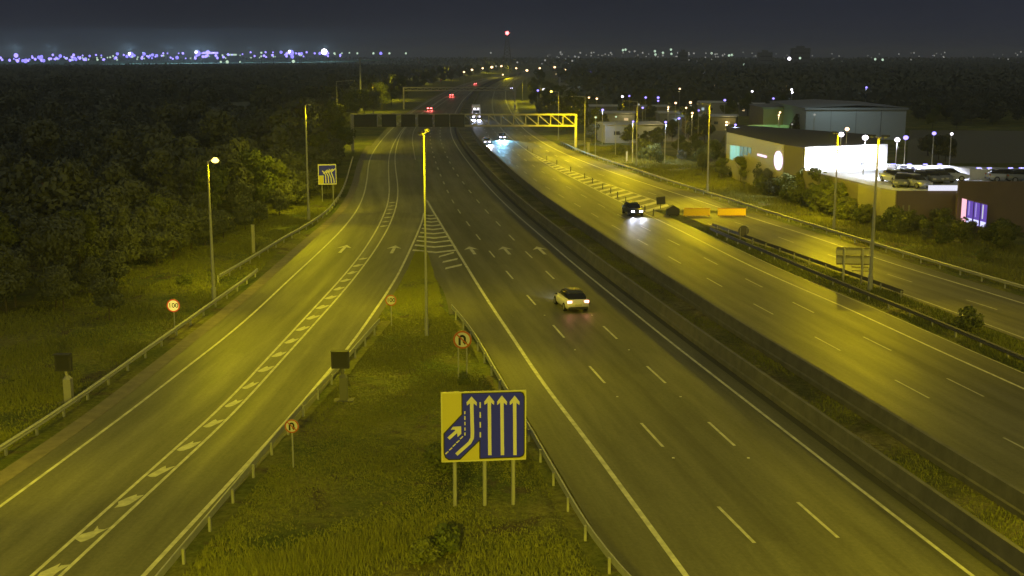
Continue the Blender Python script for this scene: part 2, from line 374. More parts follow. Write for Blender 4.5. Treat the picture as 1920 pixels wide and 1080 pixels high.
ch.data.materials[0] = mat('gravel', (0.20, 0.17, 0.11), 0.95, noise=(1.2, .15, (0.13, 0.11, 0.075)))

ZM = ZR + 0.006
def mark_line(l, y0, y1, w, name, parent, m='paint', seg=None, gap=0.0):
    """painted line; continuous lines are one piece, dashes are pieces of their own"""
    if seg is None:
        mb = MB(); ys = rows(y0, y1)
        for a, b in zip(ys[:-1], ys[1:]):
            wa = w * (1 + max(0, a - 150) / 500); wb = w * (1 + max(0, b - 150) / 500)
            mb.quad((float(l(a)) - wa / 2, a, ZM), (float(l(a)) + wa / 2, a, ZM), (float(l(b)) + wb / 2, b, ZM), (float(l(b)) - wb / 2, b, ZM))
        return mb.build(name, M[m], parent)
    y = y0
    while y < y1:
        d = l.dirn(y); y2 = y + seg * d.y
        if y > 330:   # too far to tell apart
            pass
        mb = MB(); ww = w / 2
        a, b = l.pt(y), l.pt(y2)
        mb.quad((a.x - ww, a.y, ZM), (a.x + ww, a.y, ZM), (b.x + ww, b.y, ZM), (b.x - ww, b.y, ZM))
        mb.build(name, M[m], parent)
        y += (seg + gap) * d.y
    return None
mark_line(lC, YB, 1200, 0.17, 'edge_line', slip)
mark_line(lD1, YB, 1200, 0.16, 'edge_line', slip); mark_line(lD2, YB, 1200, 0.16, 'edge_line', slip)
mark_line(lE, YB, gy(400), 0.20, 'edge_line', slip)
mark_line(lE, gy(300), 1200, 0.16, 'edge_line', up, 'paint_fade')
mark_line(lF, YB, gy(376), 0.24, 'edge_line', carr)
mark_line(lG, YB, 1200, 0.18, 'edge_line', carr)
mark_line(lN3, YB, gy(300), 0.18, 'edge_line', nb)
mark_line(lN3, gy(300), 1200, 0.18, 'edge_line', nb3, 'paint_fade')
mark_line(lNe, YB, gy(425), 0.10, 'kerb_line', nb, 'paint_fade')
mark_line(lJ1, YB, 1200, 0.20, 'edge_line', nb2)
mark_line(lNR2.off(.5), YB, gy(420), 0.16, 'edge_line', nb2, 'paint_fade')
mark_line(lChev, gy(383), gy(284), 0.2, 'edge_line', nb3)

def dashes(ref_pts, parent, seg, m, w=0.16, y1=420):
    l = Line(ref_pts); Ys = sorted(at(x, y).y for x, y in ref_pts)
    # spacing from the photograph's own dashes
    return l
lD1m = Line([(1596,1190),(1376,984),(1222,816),(1119,703),(1047,622),(996,563),(955,516),(922,477),(896,445),(878,420),(860,397),(848,378),(835,350),(822,320),(812,290),(806,262),(807,240),(828,205),(860,175)])
lD2m = Line([(1780,1190),(1531,975),(1352,814),(1230,703),(1143,624),(1085,568),(1031,516),(991,478),(959,446),(934,420),(912,397),(896,378),(872,348),(850,318),(836,290),(825,262),(825,240),(840,205),(866,180)])
def dash_at(l, y_mid_px, parent, seg, m, w=.16):
    yc = gy(y_mid_px); d = l.dirn(yc).y * seg / 2; a, b = l.pt(yc - d), l.pt(yc + d); ww = w / 2
    mb = MB(); mb.quad((a.x - ww, a.y, ZM), (a.x + ww, a.y, ZM), (b.x + ww, b.y, ZM), (b.x - ww, b.y, ZM)); mb.build('lane_dash', M[m], parent)
def dash_run(l, y_px_list, parent, seg, m, w, extend_px=None, period=12.0):
    for y in y_px_list: dash_at(l, y, parent, seg, m, w)
    if extend_px:
        y = gy(y_px_list[-1]); end = gy(extend_px)
        while True:
            y += period * l.dirn(y).y
            if y > end: break
            d = l.dirn(y).y * seg / 2; a, b = l.pt(y - d), l.pt(y + d); ww = w / 2 * (1 + y / 600)
            mb = MB(); mb.quad((a.x - ww, a.y, ZM), (a.x + ww, a.y, ZM), (b.x + ww, b.y, ZM), (b.x - ww, b.y, ZM)); mb.build('lane_dash', M[m], parent)
dash_run(lD1m, [1190,984,816,703,622,563,516,477,445,420,397,378], carr, 4.0, 'paint', .15, 215)
dash_run(lD2m, [1190,975,814,703,624,568,516,478,446,420,397,378], carr, 4.0, 'paint', .15, 215)
lN1 = Line([(2200,985),(1925,845),(1709,730),(1551,645),(1431,580),(1338,530),(1266,488),(1205,455),(1154,427),(1116,404),(1082,385),(1053,368),(1025,353),(985,325),(945,290),(915,255),(900,225),(897,195)])
lN2 = Line([(2020,830),(1808,727),(1645,645),(1505,577),(1413,531),(1332,490),(1265,455),(1210,429),(1163,406),(1128,386),(1095,368),(1065,352),(1020,325),(970,290),(933,255),(912,225),(910,195)])
dash_run(lN1, [985,845,730,645,580,530,488,455,427,404,385,368,353], nb, 4.0, 'paint_fade', .13, 220)
dash_run(lN2, [830,727,645,577,531,490,455,429,406,386,368,352], nb, 4.0, 'paint_fade', .13, 220)
lJd = Line([(1990,618),(1836,572),(1690,522),(1566,484),(1475,450),(1391,421),(1310,394),(1221,363),(1155,338),(1085,313),(1030,287),(985,255)])
dash_run(lJd, [618,572,522,484,450,421,394,363,345,328,313], nb2, 4.0, 'paint_fade', .15, 240)

# chevrons in the double line of the slip road
def mid(y, t): return float(lD1(y)) * (1 - t) + float(lD2(y)) * t
y = gy(1075); k = 0
while y < gy(376):
    w = float(lD2(y) - lD1(y)); dv = lD1.dirn(y)
    if y > gy(478) and y < gy(430): y += 3.75 * dv.y; continue
    mb = MB(); rr = random.Random(k); sx = w / 1.5 * .98; x0 = mid(y, .5); f = 1.0 if y < 110 else .8
    sh = [(-.60,-.62),(-.32,-.80),(-.02,-.74),(.22,-.42),(.46,.10),(.62,.74),(.36,.58),(.16,.40),(-.02,.72),(-.20,.42),(-.42,-.05)]
    jit = .045 if y > 52 else .13
    pts = [(x0 + px_ * sx + rr.uniform(-jit, jit) + dv.x * py_ * .25, y + py_ * f + rr.uniform(-jit, jit), ZM) for px_, py_ in sh]
    c_ = (x0 - .02, y - .15, ZM)
    for a, b in zip(pts, pts[1:] + pts[:1]): mb.poly([c_, a, b])
    mb.build('chevron_mark', M['blob'], slip); y += 3.75 * dv.y; k += 1
# hatching in the nose
def bar(p, q, th, parent, m='paint'):
    mb = MB(); mb.quad((p.x, p.y - th / 2, ZM), (q.x, q.y - th / 2, ZM), (q.x, q.y + th / 2, ZM), (p.x, p.y + th / 2, ZM)); mb.build('hatch_bar', M[m], parent)
for py in (474,464,455,447,439,431,424,417,411,405,399,394,389,384):
    yv = gy(py); xl = float(lE(yv)) + .25; xr = float(lF(yv)) - .25; xm = xl * .45 + xr * .55
    if py < 405: xl = max(xl, at(798, py).x)
    if xr - xl < .8: continue
    rise = min(3.0, 0.55 * (xr - xl) * .5 + .3)
    if py > 402: bar(Vector((xl, yv + rise, 0)), Vector((xm, yv, 0)), .95, nose_r)
    else: xm = xl
    bar(Vector((xm, yv, 0)), Vector((xr, yv + rise, 0)), .95, nose_r)
for (a, b) in (((823,482),(851,474)), ((830,492),(858,486)), ((835,504),(866,497))):
    bar(at(*a), at(*b), 1.0, nose_r)
# hatching of the exit nose
y = gy(398); 
while y < gy(290):
    xl = float(lN3(y)) + .15; xr = float(lChev(y)) - .1
    if xr - xl > .4:
        sk = (xr - xl) * 1.3
        a = Vector((xl, y, 0)); b = Vector((xr, y + min(sk, 9), 0))
        if b.y < gy(288): b.x = min(b.x, float(lChev(b.y)) + 0.0)
        bar(a, b, 2.0, nb3)
    y += 3.9
# direction arrows
def arrow(px, py, line, parent, L=5.0, W=1.5, m='paint'):
    p = at(px, py); d = line.dirn(p.y); s = Vector((d.y, -d.x, 0)); mb = MB()
    def P(u, v): q = p + s * u + d * v; return (q.x, q.y, ZM)
    mb.quad(P(-.16, -L / 2), P(.16, -L / 2), P(.16, L / 2 - 1.4), P(-.16, L / 2 - 1.4)); mb.poly([P(-W / 2, L / 2 - 2.1), P(-.16, L / 2 - 1.5), P(.16, L / 2 - 1.5), P(W / 2, L / 2 - 2.1), P(0, L / 2)])
    mb.build('lane_arrow', M[m], parent)
arrow(885, 470, lD1m, nose_r); arrow(949, 470, lD1m, nose_r); arrow(1014, 470, lD2m, nose_r)
arrow(644, 467, lC, slip); arrow(738, 468, lD2, slip)
# road studs between the dashes
for l in (lD1m, lD2m):
    for py in (745, 860, 657, 592):
        p = l.pt(gy(py), ZR); mb = MB(); mb.box((p.x, p.y, ZR + .01), (.12, .12, .02)); mb.build('road_stud', M['white'], carr)

# ------------------------------------------------------------------ barriers
def concrete_barrier(l, y0, y1, label, hgt=1.05):
    prof = [(-.27, 0.0), (-.27, .28), (-.17, .34), (-.11, hgt), (.11, hgt), (.17, .34), (.27, .28), (.27, 0.0)]
    mb = MB(); ys = rows(y0, y1)
    for a, b in zip(ys[:-1], ys[1:]):
        for p, q in zip(prof[:-1], prof[1:]):
            mb.quad((float(l(a)) + p[0], a, p[1] + ZR), (float(l(b)) + p[0], b, p[1] + ZR), (float(l(b)) + q[0], b, q[1] + ZR), (float(l(a)) + q[0], a, q[1] + ZR))
    o = mb.build('concrete_barrier', M['concrete']); tag(o, label, 'barrier', 'concrete barriers of the central reservation'); return o
concrete_barrier(lG.off(1.7), YB, 1300, 'long grey concrete barrier along the near side of the central reservation')
concrete_barrier(lG.off(5.3), YB, 1300, 'long grey concrete barrier along the far, northbound side of the central reservation')

post_me = None
def steel_barrier(l, y0, y1, label, side=1, m='steel', h=.72, step=3.2, far=330, pm='steel', two=False):
    root = empty('crash_barrier', (0, 0, 0), label=label, cat='crash barrier', group='steel crash barriers beside the roads')
    prof = [(0, h - .31), (.06, h - .25), (.06, h - .21), (0, h - .155), (.06, h - .10), (.06, h - .06), (0, h)]
    def rail(prof):
        mb = MB(); ys = rows(y0, y1)
        for a, b in zip(ys[:-1], ys[1:]):
            for p, q in zip(prof[:-1], prof[1:]):
                mb.quad((float(l(a)) + side * p[0], a, p[1]), (float(l(b)) + side * p[0], b, p[1]), (float(l(b)) + side * q[0], b, q[1]), (float(l(a)) + side * q[0], a, q[1]))
        mb.build('rail', M[m], root)
    rail(prof + [(-.05, h), (-.05, h - .31), (0, h - .31)])
    mb = MB(); mb.box((0, 0, (h - .1) / 2), (.10, .16, h - .1)); me = mb.mesh('post', M[pm])
    for y in l.walk(y0, min(y1, far), step): inst('post', me, root, (float(l(y)) - side * .11, y, 0))
    return root
steel_barrier(lL1, YB, gy(518), 'steel crash barrier beside the grass verge left of the slip road, nearest the camera')
lL2 = Line([(410,531),(480,490),(560,438),(600,421),(630,386),(647,356),(657,317),(668,280)])
steel_barrier(lL2, gy(530), gy(300), 'steel crash barrier that starts beside the lit lamp column and bends away left')
lL1.X  # noqa
steel_barrier(lLb, YB, gy(615), 'steel crash barrier on the left edge of the grass island', side=-1)
steel_barrier(lRb, YB, gy(588), 'steel crash barrier on the right edge of the grass island')
steel_barrier(lNR1, YB, gy(438), 'steel crash barrier coloured shade-dark, facing the northbound lanes by the exit wedge', side=-1, m='steel_d')  # darker steel colour stands in for shade on the unlit side
steel_barrier(lNR2.off(-.6), gy(560), gy(430), 'steel crash barrier behind the back of the wide sign on the wedge', m='steel_d', pm='alu')
steel_barrier(lJR, YB, gy(270), 'long steel crash barrier between the exit slip road and the shrubby bank', m='steel', side=-1)

# ------------------------------------------------------------------ lamp columns
def ymast(px, py): return at(px, py)
def lantern_light(root, c, lit, color, blend=.7, size=150, dirv=None, wing=1.0):
    """a road lantern throws most of its light up and down the road, less straight down"""
    d = dirv or lG.dirn(max(30, root.location.y)); o = c + Vector((0, 0, -.25))
    for (k, dz, f, sz) in ((0, -4, .42, size), (1, -2.3, 1.15 * wing, 100), (-1, -2.3, 1.15 * wing, 100)):
        s = spot('sodium_light', o, o + Vector((d.x * k * 4, d.y * k * 4, dz)), lit * f, color, sz, blend if k == 0 else .9, .45); s.parent = root
def mast(px, py, ytop, label, arms=(), lit=0, color=SODIUM, r=.13, show=True, group='tall lamp columns along the motorway', lens='lens_dim', lens_parts=True, size=150, blend=.7, wing=1.0):
    """arms: list of (dx, dy) reach in metres; lit: power of each head"""
    p = at(px, py); hh = (H - 0) - (ytop - 105.0) * (p.y * CP + H * SP) / (F / CP) * 1.0
    d = ray(px, ytop); hh = H + d.z * (p.y / d.y)
    root = empty('lamp_column', p, label=label, cat='lamp post', group=group)
    mb = MB(); mb.tube((0, 0, 0), (0, 0, 1.3), r * 1.35, r * 1.3, 10); mb.tube((0, 0, 1.3), (0, 0, hh), r, r * .5, 10); mb.build('pole', M['steel'], root, smooth=False)
    for (dx, dy) in arms:
        L = math.hypot(dx, dy); u = Vector((dx / L, dy / L, 0))
        a = MB(); a.tube((0, 0, hh - .1), u * L + Vector((0, 0, hh + .15)), .05, .04, 8); a.build('arm', M['steel'], root)
        hd = MB(); c = u * (L + .2) + Vector((0, 0, hh + .15)); hd.box(c, (.62, .26, .13), math.atan2(dy, dx)); ho = hd.build('lamp_head', M['steel_d'], root)
        if lens_parts:
            ln = MB(); ln.ball(c + Vector((0, 0, -.10)), .30 if lens == 'lens' else .16, 10, sz=.7); ln.build('lens', M[lens], ho)
        if lit:
            lantern_light(root, c, lit, color, blend, size, None, wing)
    return root
PW = 7600
mast(402, 570, 302, 'lit lamp column on the left verge with its lantern glowing yellow', [(.35, .1)], PW * .85, lens='lens')
mast(579, 412, 197, 'thin lamp column on the left verge beside the distant lane sign', [(.3, .1)], PW * 1.45, wing=.85)
mast(800, 630, 250, 'double-armed lamp column standing in the grass island between the roads', [(.1, 1.5), (-.1, -1.5)], PW * .80, r=.095)
mast(1631, 545, 258, 'lamp column beside the back of the wide sign on the wedge', [(-.3, .2), (.3, -.2)], PW * .46, SODIUM_R, r=.15, size=165)
mast(1563, 430, 250, 'lamp column on the bank in front of the car showroom', [(-.4, -.2)], PW * 1.3, SODIUM_R, size=168)
mast(1326, 362, 195, 'lamp column right of the orange boards with an arm reaching left', [(-1.6, -.4)], PW * 1.5, SODIUM_R, size=172, blend=.15)
mast(1193, 312, 190, 'lamp column between the shrubs left of the blue-lit car park', [(-2.2, -.5)], PW * 1.6, SODIUM_R)
mast(1096, 288, 181, 'lamp column just right of the gantry leg', [(-2.4, -.5)], PW * 1.8, SODIUM_R)
mast(1047, 262, 172, 'lit lamp column rising behind the right end of the gantry', [(-1.5, 0)], PW * 1.6, SODIUM_R, lens='lens')
# lamp columns beyond the gantry, both sides of the far road
mast(634, 272, 152, 'shadowed lamp column among the roadside trees left of the gantry', [(3.5, 1.0)], PW * 3.0, wing=.15, r=.10)
fl = [(661,210,165),(677,208,108),(700,212,155),(715,195,150),(732,188,148),(766,160,141),(782,158,136),(797,156,132),(817,154,127),(834,150,125),(850,147,120),(866,144,118),(882,142,117),(898,139,115),(916,137,112),(935,134,112),
      (963,160,139),(980,190,150),(994,172,157),(1005,182,158),(1014,200,160),(1032,205,165),(953,146,122),(970,143,120),(985,140,118),(1000,138,116)]
for i, (px, pb, pt_) in enumerate(fl):
    lit = PW * 1.2 if i in (2, 4, 6, 9, 12, 17, 20) else (PW * 3.5 if i in (14, 22) else 0)
    mast(px, pb, pt_, 'far lamp column beyond the gantry beside the motorway' if i > 4 else
         ['far lamp column left of the road, outermost beyond the gantry', 'tallest, thickest far lamp column, left of the road beyond the gantry', 'third far lamp column from the left beyond the gantry', 'fourth far lamp column from the left beyond the gantry', 'fifth far lamp column from the left beyond the gantry'][i],
         [(1.6 if px < 940 else -1.6, 0)], lit, r=.13 if i != 1 else .45, lens_parts=False)
# unseen lamp columns added out of frame to brighten the near ground
def off_mast(x, y, arms, power, label, color=SODIUM):
    root = empty('lamp_column', (x, y, 0), label=label, cat='lamp post', group='tall lamp columns along the motorway')
    mb = MB(); mb.tube((0, 0, 0), (0, 0, 12.5), .15, .08, 10); mb.build('pole', M['steel'], root)
    for dx in arms:
        c = Vector((dx, 0, 12.6)); a = MB(); a.tube((0, 0, 12.4), c, .05, .04, 8); a.build('arm', M['steel'], root)
        hd = MB(); hd.box(c, (.85, .34, .18)); hd.build('lamp_head', M['steel_d'], root)
        lantern_light(root, c, power, color, .7, 155)
off_mast(-24.5, 43, (1.2,), PW * .8, 'added unseen lamp column on the left verge, out of frame beside the camera')
off_mast(22.5, 27, (-1.2, 1.2), PW * 1.25, 'added unseen lamp column in the central reservation, out of frame to the right')
off_mast(float(lNR1(62)) + 9, 62, (-1.2, 1.2), PW * .5, 'added unseen lamp column at the right, just out of frame', SODIUM_R)
off_mast(-5, 13.5, (-1.2, 1.2), PW * 2.2, 'added unseen lamp column in the grass island just below the camera')

# ------------------------------------------------------------------ signs
def stroke(mb, pts, w, y, m=0):
    for a, b in zip(pts[:-1], pts[1:]):
        a = Vector((a[0], 0, a[1])); b = Vector((b[0], 0, b[1])); d = (b - a).normalized(); n = Vector((-d.z, 0, d.x)) * w / 2; e = d * (w * .12)
        q = [a - e - n, b + e - n, b + e + n, a - e + n]; mb.poly([(v.x, y, v.z) for v in q], m)
def disc(mb, cx, cz, r, y, n=28, m=0, r2=None):
    if r2 is None: mb.poly([(cx + r * math.cos(2 * math.pi * k / n), y, cz + r * math.sin(2 * math.pi * k / n)) for k in range(n)], m)
    else:
        for k in range(n):
            t, u = 2 * math.pi * k / n, 2 * math.pi * (k + 1) / n
            mb.quad((cx + r * math.cos(t), y, cz + r * math.sin(t)), (cx + r * math.cos(u), y, cz + r * math.sin(u)), (cx + r2 * math.cos(u), y, cz + r2 * math.sin(u)), (cx + r2 * math.cos(t), y, cz + r2 * math.sin(t)), m)
def thick_disc(mb, cx, cz, r, y0, y1, n=28): mb.tube((cx, y0, cz), (cx, y1, cz), r, r, n)

# big lane sign in the island
base = at(909, 949); Ysg = base.y
pl, pr = at_Y(827, 800, Ysg), at_Y(987, 800, Ysg); bw = pr.x - pl.x; zt = at_Y(909, 733, Ysg).z; zb = at_Y(909, 864, Ysg).z; bh = zt - zb
sg = empty('lane_sign', ((pl.x + pr.x) / 2, Ysg, 0), R(6), label='large blue and yellow lane sign with four white arrows on three posts', cat='road sign')
mb = MB(); mb.box((0, 0, (zt + zb) / 2), (bw, .05, bh)); mb.build('board', M['alu'], sg)
def bq(x, y):   # sign drawing coordinates -> board
    u = (x - 190) / 1155; v = 1 - (y - (118 - 40 * (x - 190) / 1155)) / 925
    return ((u - .5) * bw, zb + v * bh)
def bpoly(pts, y, name, m, par=sg):
    mb = MB(); mb.poly([(bq(*p)[0], y, bq(*p)[1]) for p in pts]); return mb.build(name, M[m], par)
mb = MB(); mb.poly([(-bw / 2, -.028, zb), (bw / 2, -.028, zb), (bw / 2, -.028, zt), (-bw / 2, -.028, zt)]); mb.build('yellow_face', M['yellow'], sg)
blue = [(475,130),(1255,103),(1300,120),(1318,165),(1318,915),(1300,950),(1255,968),(712,990),(712,742),(440,1000),(290,1005),(245,975),(228,920),(228,660),(475,405)]
bpoly(blue, -.031, 'blue_panel', 'blue')
mb = MB(); pts = [bq(*p) for p in blue + blue[:1]]; stroke(mb, pts, .05, -.034); mb.build('black_outline', M['blackp'], sg)
mb = MB(); fr = [(-bw / 2 + .03, zb + .03), (bw / 2 - .03, zb + .03), (bw / 2 - .03, zt - .03), (-bw / 2 + .03, zt - .03), (-bw / 2 + .03, zb + .03)]; stroke(mb, fr, .06, -.037); mb.build('border', mat('cream_border', (.58, .56, .25), .5), sg)
for cx in (843, 1015, 1187):
    mb = MB(); stroke(mb, [bq(cx + 5, 938), bq(cx, 240)], .145, -.036)
    mb.poly([(bq(*p)[0], -.039, bq(*p)[1]) for p in [(cx, 152), (cx + 68, 235), (cx + 64, 278), (cx + 24, 246), (cx - 22, 246), (cx - 64, 278), (cx - 68, 235)]]); mb.build('lane_arrow', M['white'], sg)
mb = MB(); stroke(mb, [bq(398, 932), bq(575, 778)], .15, -.036); stroke(mb, [bq(575, 778), bq(610, 715)], .15, -.0362); stroke(mb, [bq(610, 715), bq(612, 640)], .15, -.0364); stroke(mb, [bq(612, 650), bq(606, 250)], .15, -.036)
mb.poly([(bq(*p)[0], -.039, bq(*p)[1]) for p in [(605, 168), (675, 245), (672, 288), (630, 258), (582, 258), (540, 288), (537, 245)]]); mb.build('lane_arrow', M['white'], sg)
mb = MB(); stroke(mb, [bq(292, 722), bq(410, 620)], .14, -.036); mb.poly([(bq(*p)[0], -.039, bq(*p)[1]) for p in [(350, 568), (460, 562), (462, 660), (412, 702), (404, 634), (372, 604), (318, 608)]]); mb.build('lane_arrow', M['white'], sg)
mb = MB()
for (a, b) in ((245,315),(375,445),(505,575),(640,705)): stroke(mb, [bq(720, a), bq(720, b)], .06, -.036)
for (a, b) in ((365,400),(430,475),(505,545),(580,615),(645,680)): stroke(mb, [bq(512, a), bq(512, b)], .05, -.036)
for (cx, cy) in ((465,712),(415,765),(365,812),(317,862),(265,912)): stroke(mb, [bq(cx - 18, cy + 16), bq(cx + 18, cy - 16)], .05, -.036)
mb.build('dashed_line', M['white'], sg)
for px in (853, 909, 963):
    x = at_Y(px, 900, Ysg).x - sg.location.x; mb = MB(); mb.tube((x, .08, 0), (x, .08, zt - .3), .085, .085, 10); mb.build('post', M['steel'], sg)

def round_sign(px, py, rpx, pbase, label, kind, posts=(0,), group=None, rz=0, lit=False):
    Y = at(px, pbase).y; c = at_Y(px, py, Y); r = (at_Y(px + rpx, py, Y).x - c.x)
    rt = empty('round_sign', (c.x, Y, 0), rz, label=label, cat='road sign', group=group); z = c.z
    mb = MB(); thick_disc(mb, 0, z, r, 0, .03); mb.build('sign_plate', M['alu'], rt)
    mb = MB(); disc(mb, 0, z, r * .86, -.005); mb.build('white_face', M['face_lit'] if lit else M['white'], rt)
    mb = MB(); disc(mb, 0, z, r * .99, -.009, r2=r * .80); mb.build('red_ring', M['red_lit'] if lit else M['red'], rt)
    if kind == 'uturn':
        mb = MB(); n = 8; w = r * .24
        stroke(mb, [(-.30 * r, z - .58 * r), (-.30 * r, z + .12 * r)], w, -.012)
        arc = [(-.02 * r + .28 * r * math.cos(math.pi - math.pi * k / n), z + .12 * r + .30 * r * math.sin(math.pi - math.pi * k / n)) for k in range(n + 1)]
        stroke(mb, arc, w, -.0125); stroke(mb, [(.26 * r, z + .12 * r), (.26 * r, z - .22 * r)], w, -.012)
        mb.poly([(-.02 * r, -.013, z - .2 * r), (.54 * r, -.013, z - .2 * r), (.26 * r, -.013, z - .58 * r)]); mb.build('arrow_print', M['blackp'], rt)
        mb = MB(); stroke(mb, [(-.6 * r, z + .58 * r), (.6 * r, z - .58 * r)], r * .15, -.015); mb.build('red_slash', M['red'], rt)
    else:
        cu = bpy.data.curves.new('number', 'FONT'); cu.body = kind; cu.size = r * 1.02; cu.align_x = 'CENTER'; cu.align_y = 'CENTER'; cu.offset = r * .015
        cu.materials.append(M['blackp']); t_ = bpy.data.objects.new('number_curve', cu); me_ = bpy.data.meshes.new_from_object(t_); bpy.data.objects.remove(t_); me_.materials.clear(); me_.materials.append(M['blackp']); o = bpy.data.objects.new('number', me_); COL.objects.link(o); o.parent = rt; o.location = (0, -.014, z); o.rotation_euler = (math.pi / 2, 0, 0)
    for x in posts:
        mb = MB(); mb.tube((x, .06, 0), (x, .06, z + r * .5), .04, .04, 8); mb.build('post', M['steel'], rt)
    return rt
M['face_lit'] = mat('glowing_face', (.8, .75, .35), .4, emit=(1, .78, .15), estr=.75)  # emission stands in for lamplight on the sign face
M['red_lit'] = mat('glowing_red', (.6, .08, .02), .4, emit=(.9, .1, .02), estr=.35)  # red ring also glows in place of light falling on it
round_sign(867, 637, 17.5, 712, 'larger round no U-turn sign on two thin posts by the right barrier', 'uturn', (-.25, .25), 'no U-turn signs')
round_sign(547, 799, 13.5, 877, 'smaller round no U-turn sign on one post by the left island barrier', 'uturn', (0,), 'no U-turn signs')
round_sign(733, 563, 10.5, 612, 'dull round 100 speed limit sign on the tip of the grass island', '100', (0,), 'round 100 speed limit signs')
round_sign(325, 573, 12.5, 625, 'bright round 100 speed limit sign with red ring on the left verge', '100', (0,), 'round 100 speed limit signs', lit=True)

M['cabinet_d'] = mat('olive_cabinet', (.14, .14, .09), .7)
def vms(px, pbase, x0, y0, x1, y1, label):
    b = at(px, pbase); Y = b.y; a = at_Y(x0, y0, Y); c = at_Y(x1, y1, Y)
    rt = empty('message_sign', b, label=label, cat='message sign', group='dark roadside message signs on cabinets')
    w, h = c.x - a.x, a.z - c.z; cx = (a.x + c.x) / 2 - b.x; z = (a.z + c.z) / 2
    mb = MB(); mb.box((cx, 0, z), (w, .3, h)); mb.build('housing', M['darkgrey'], rt)
    mb = MB(); mb.box((cx, -.155, z), (w * .8, .01, h * .8)); mb.build('display', M['black'], rt)
    mb = MB(); mb.box((cx, -.28, a.z + .02), (w, .3, .03)); mb.build('hood', M['darkgrey'], rt)
    cm = M['alu'] if px < 400 else M['cabinet_d']; mb = MB(); mb.tube((0, 0, 1.3), (cx * .5, 0, c.z), .09, .09, 8); mb.build('neck', cm, rt)
    mb = MB(); mb.box((0, 0, .68), (.42, .42, 1.36)); mb.tube((0, 0, 1.36), (0, 0, 1.55), .25, .1, 8); mb.build('cabinet', cm, rt)
    mb = MB(); mb.box((0, 0, .02), (1.1, .7, .06)); mb.build('plinth', M['concrete'], rt)
vms(130, 754, 103, 663, 135, 695, 'dark square message sign on a pale cabinet on the left verge')
vms(645, 751, 621, 657, 655, 690, 'dark square message sign on a cabinet in the grass island')

# lane sign on the far left
Y = at(613, 380).y; a = at_Y(596, 308, Y); c = at_Y(631, 346, Y); w = c.x - a.x; h = a.z - c.z
rt = empty('lane_sign', ((a.x + c.x) / 2, Y, 0), R(10), label='small distant lane sign with slanting arrows on two posts, left verge', cat='road sign')
mb = MB(); mb.box((0, 0, c.z + h / 2), (w, .05, h)); mb.build('board', M['white'], rt)
mb = MB(); mb.poly([(-w * .46, -.03, c.z + h * .45), (-w * .46, -.03, c.z + h * .95), (w * .46, -.03, c.z + h * .95), (w * .46, -.03, c.z + h * .05), (-w * .2, -.03, c.z + h * .05), (-w * .2, -.03, c.z + h * .45)]); mb.build('blue_panel', M['blue'], rt)
mb = MB(); mb.poly([(-w * .46, -.03, c.z + h * .05), (-w * .23, -.03, c.z + h * .05), (-w * .23, -.03, c.z + h * .42), (-w * .46, -.03, c.z + h * .42)]); mb.build('yellow_face', M['yellow'], rt)
for k in range(4):
    mb = MB(); x = -w * .08 + k * w * .15; stroke(mb, [(x, c.z + h * .08), (x - w * .02, c.z + h * (.5 - .08 * k)), (x - w * .18 + .02 * k, c.z + h * (.68 - .02 * k))], .13, -.034)
    stroke(mb, [(-w * .2 + k * w * .14, c.z + h * (.55 + .02 * k)), (w * .02 + k * w * .14, c.z + h * (.72 + .02 * k))], .14, -.036); mb.build('lane_arrow', M['white'], rt)
for x in (-w * .3, w * .3): mb = MB(); mb.tube((x, .06, 0), (x, .06, c.z + h * .9), .06, .06, 8); mb.build('post', M['steel'], rt)

# sign seen from behind on the wedge
Y = at(1580, 528).y; P = lambda x, y: at_Y(x, y, Y)
rt = empty('wide_sign', (P(1600, 528).x, Y, 0), R(-6), label='wide sign seen from its bare metal back, on two posts beside the lamp column', cat='road sign'); X0 = rt.location.x
for (y0, y1, nm) in ((464, 478, 'panel'), (480, 494, 'panel')):
    a, c = P(1569, y0), P(1630, y1); mb = MB(); mb.box(((a.x + c.x) / 2 - X0, .06, (a.z + c.z) / 2), (c.x - a.x, .05, a.z - c.z)); mb.build(nm, M['alu'], rt)
for y0 in (464, 479, 494):
    a, c = P(1569, y0), P(1630, y0 + 2.2); mb = MB(); mb.box(((a.x + c.x) / 2 - X0, -.0, (a.z + c.z) / 2), (c.x - a.x, .06, a.z - c.z)); mb.build('rail', M['steel_d'], rt)
for y0 in (500, 507):
    a, c = P(1597, y0), P(1628, y0 + 1.5); mb = MB(); mb.box(((a.x + c.x) / 2 - X0, -.0, (a.z + c.z) / 2), (c.x - a.x, .05, a.z - c.z)); mb.build('rail', M['steel_d'], rt)
for x in (1582, 1616): mb = MB(); mb.tube((P(x, 500).x - X0, -.1, 0), (P(x, 500).x - X0, -.1, P(x, 466).z), .1, .1, 8); mb.build('post', M['steel'], rt)

# orange boards, black arrow board, small message sign at the exit nose
for i, (x0, x1) in enumerate(((1282, 1331), (1346, 1398))):
    Y = at(1300, 406).y; a = at_Y(x0, 392, Y); c = at_Y(x1, 405, Y); w = c.x - a.x; h = a.z - c.z
    rt = empty('orange_board', ((a.x + c.x) / 2, Y, 0), label='%s long orange board lying across the exit nose' % ('left' if i == 0 else 'right'), cat='hazard board', group='long orange boards on the exit nose')
    mb = MB(); mb.box((0, 0, c.z + h / 2 + .1), (w, .12, h)); mb.build('board', M['orange'], rt)
    mb = MB(); 
    for z in (c.z + .1, c.z + h + .1): mb.box((0, -.08, z), (w + .06, .06, .05))
    mb.build('frame', mat('orange_frame', (.55, .2, .02), .6), rt)
    for x in (-w * .47, 0, w * .47): mb = MB(); mb.box((x, .12, .3), (.08, .1, .6)); mb.build('support', M['steel_d'], rt)
Y = at(1262, 405).y; a = at_Y(1251, 384, Y); c = at_Y(1274, 404, Y); w = c.x - a.x; h = a.z - c.z
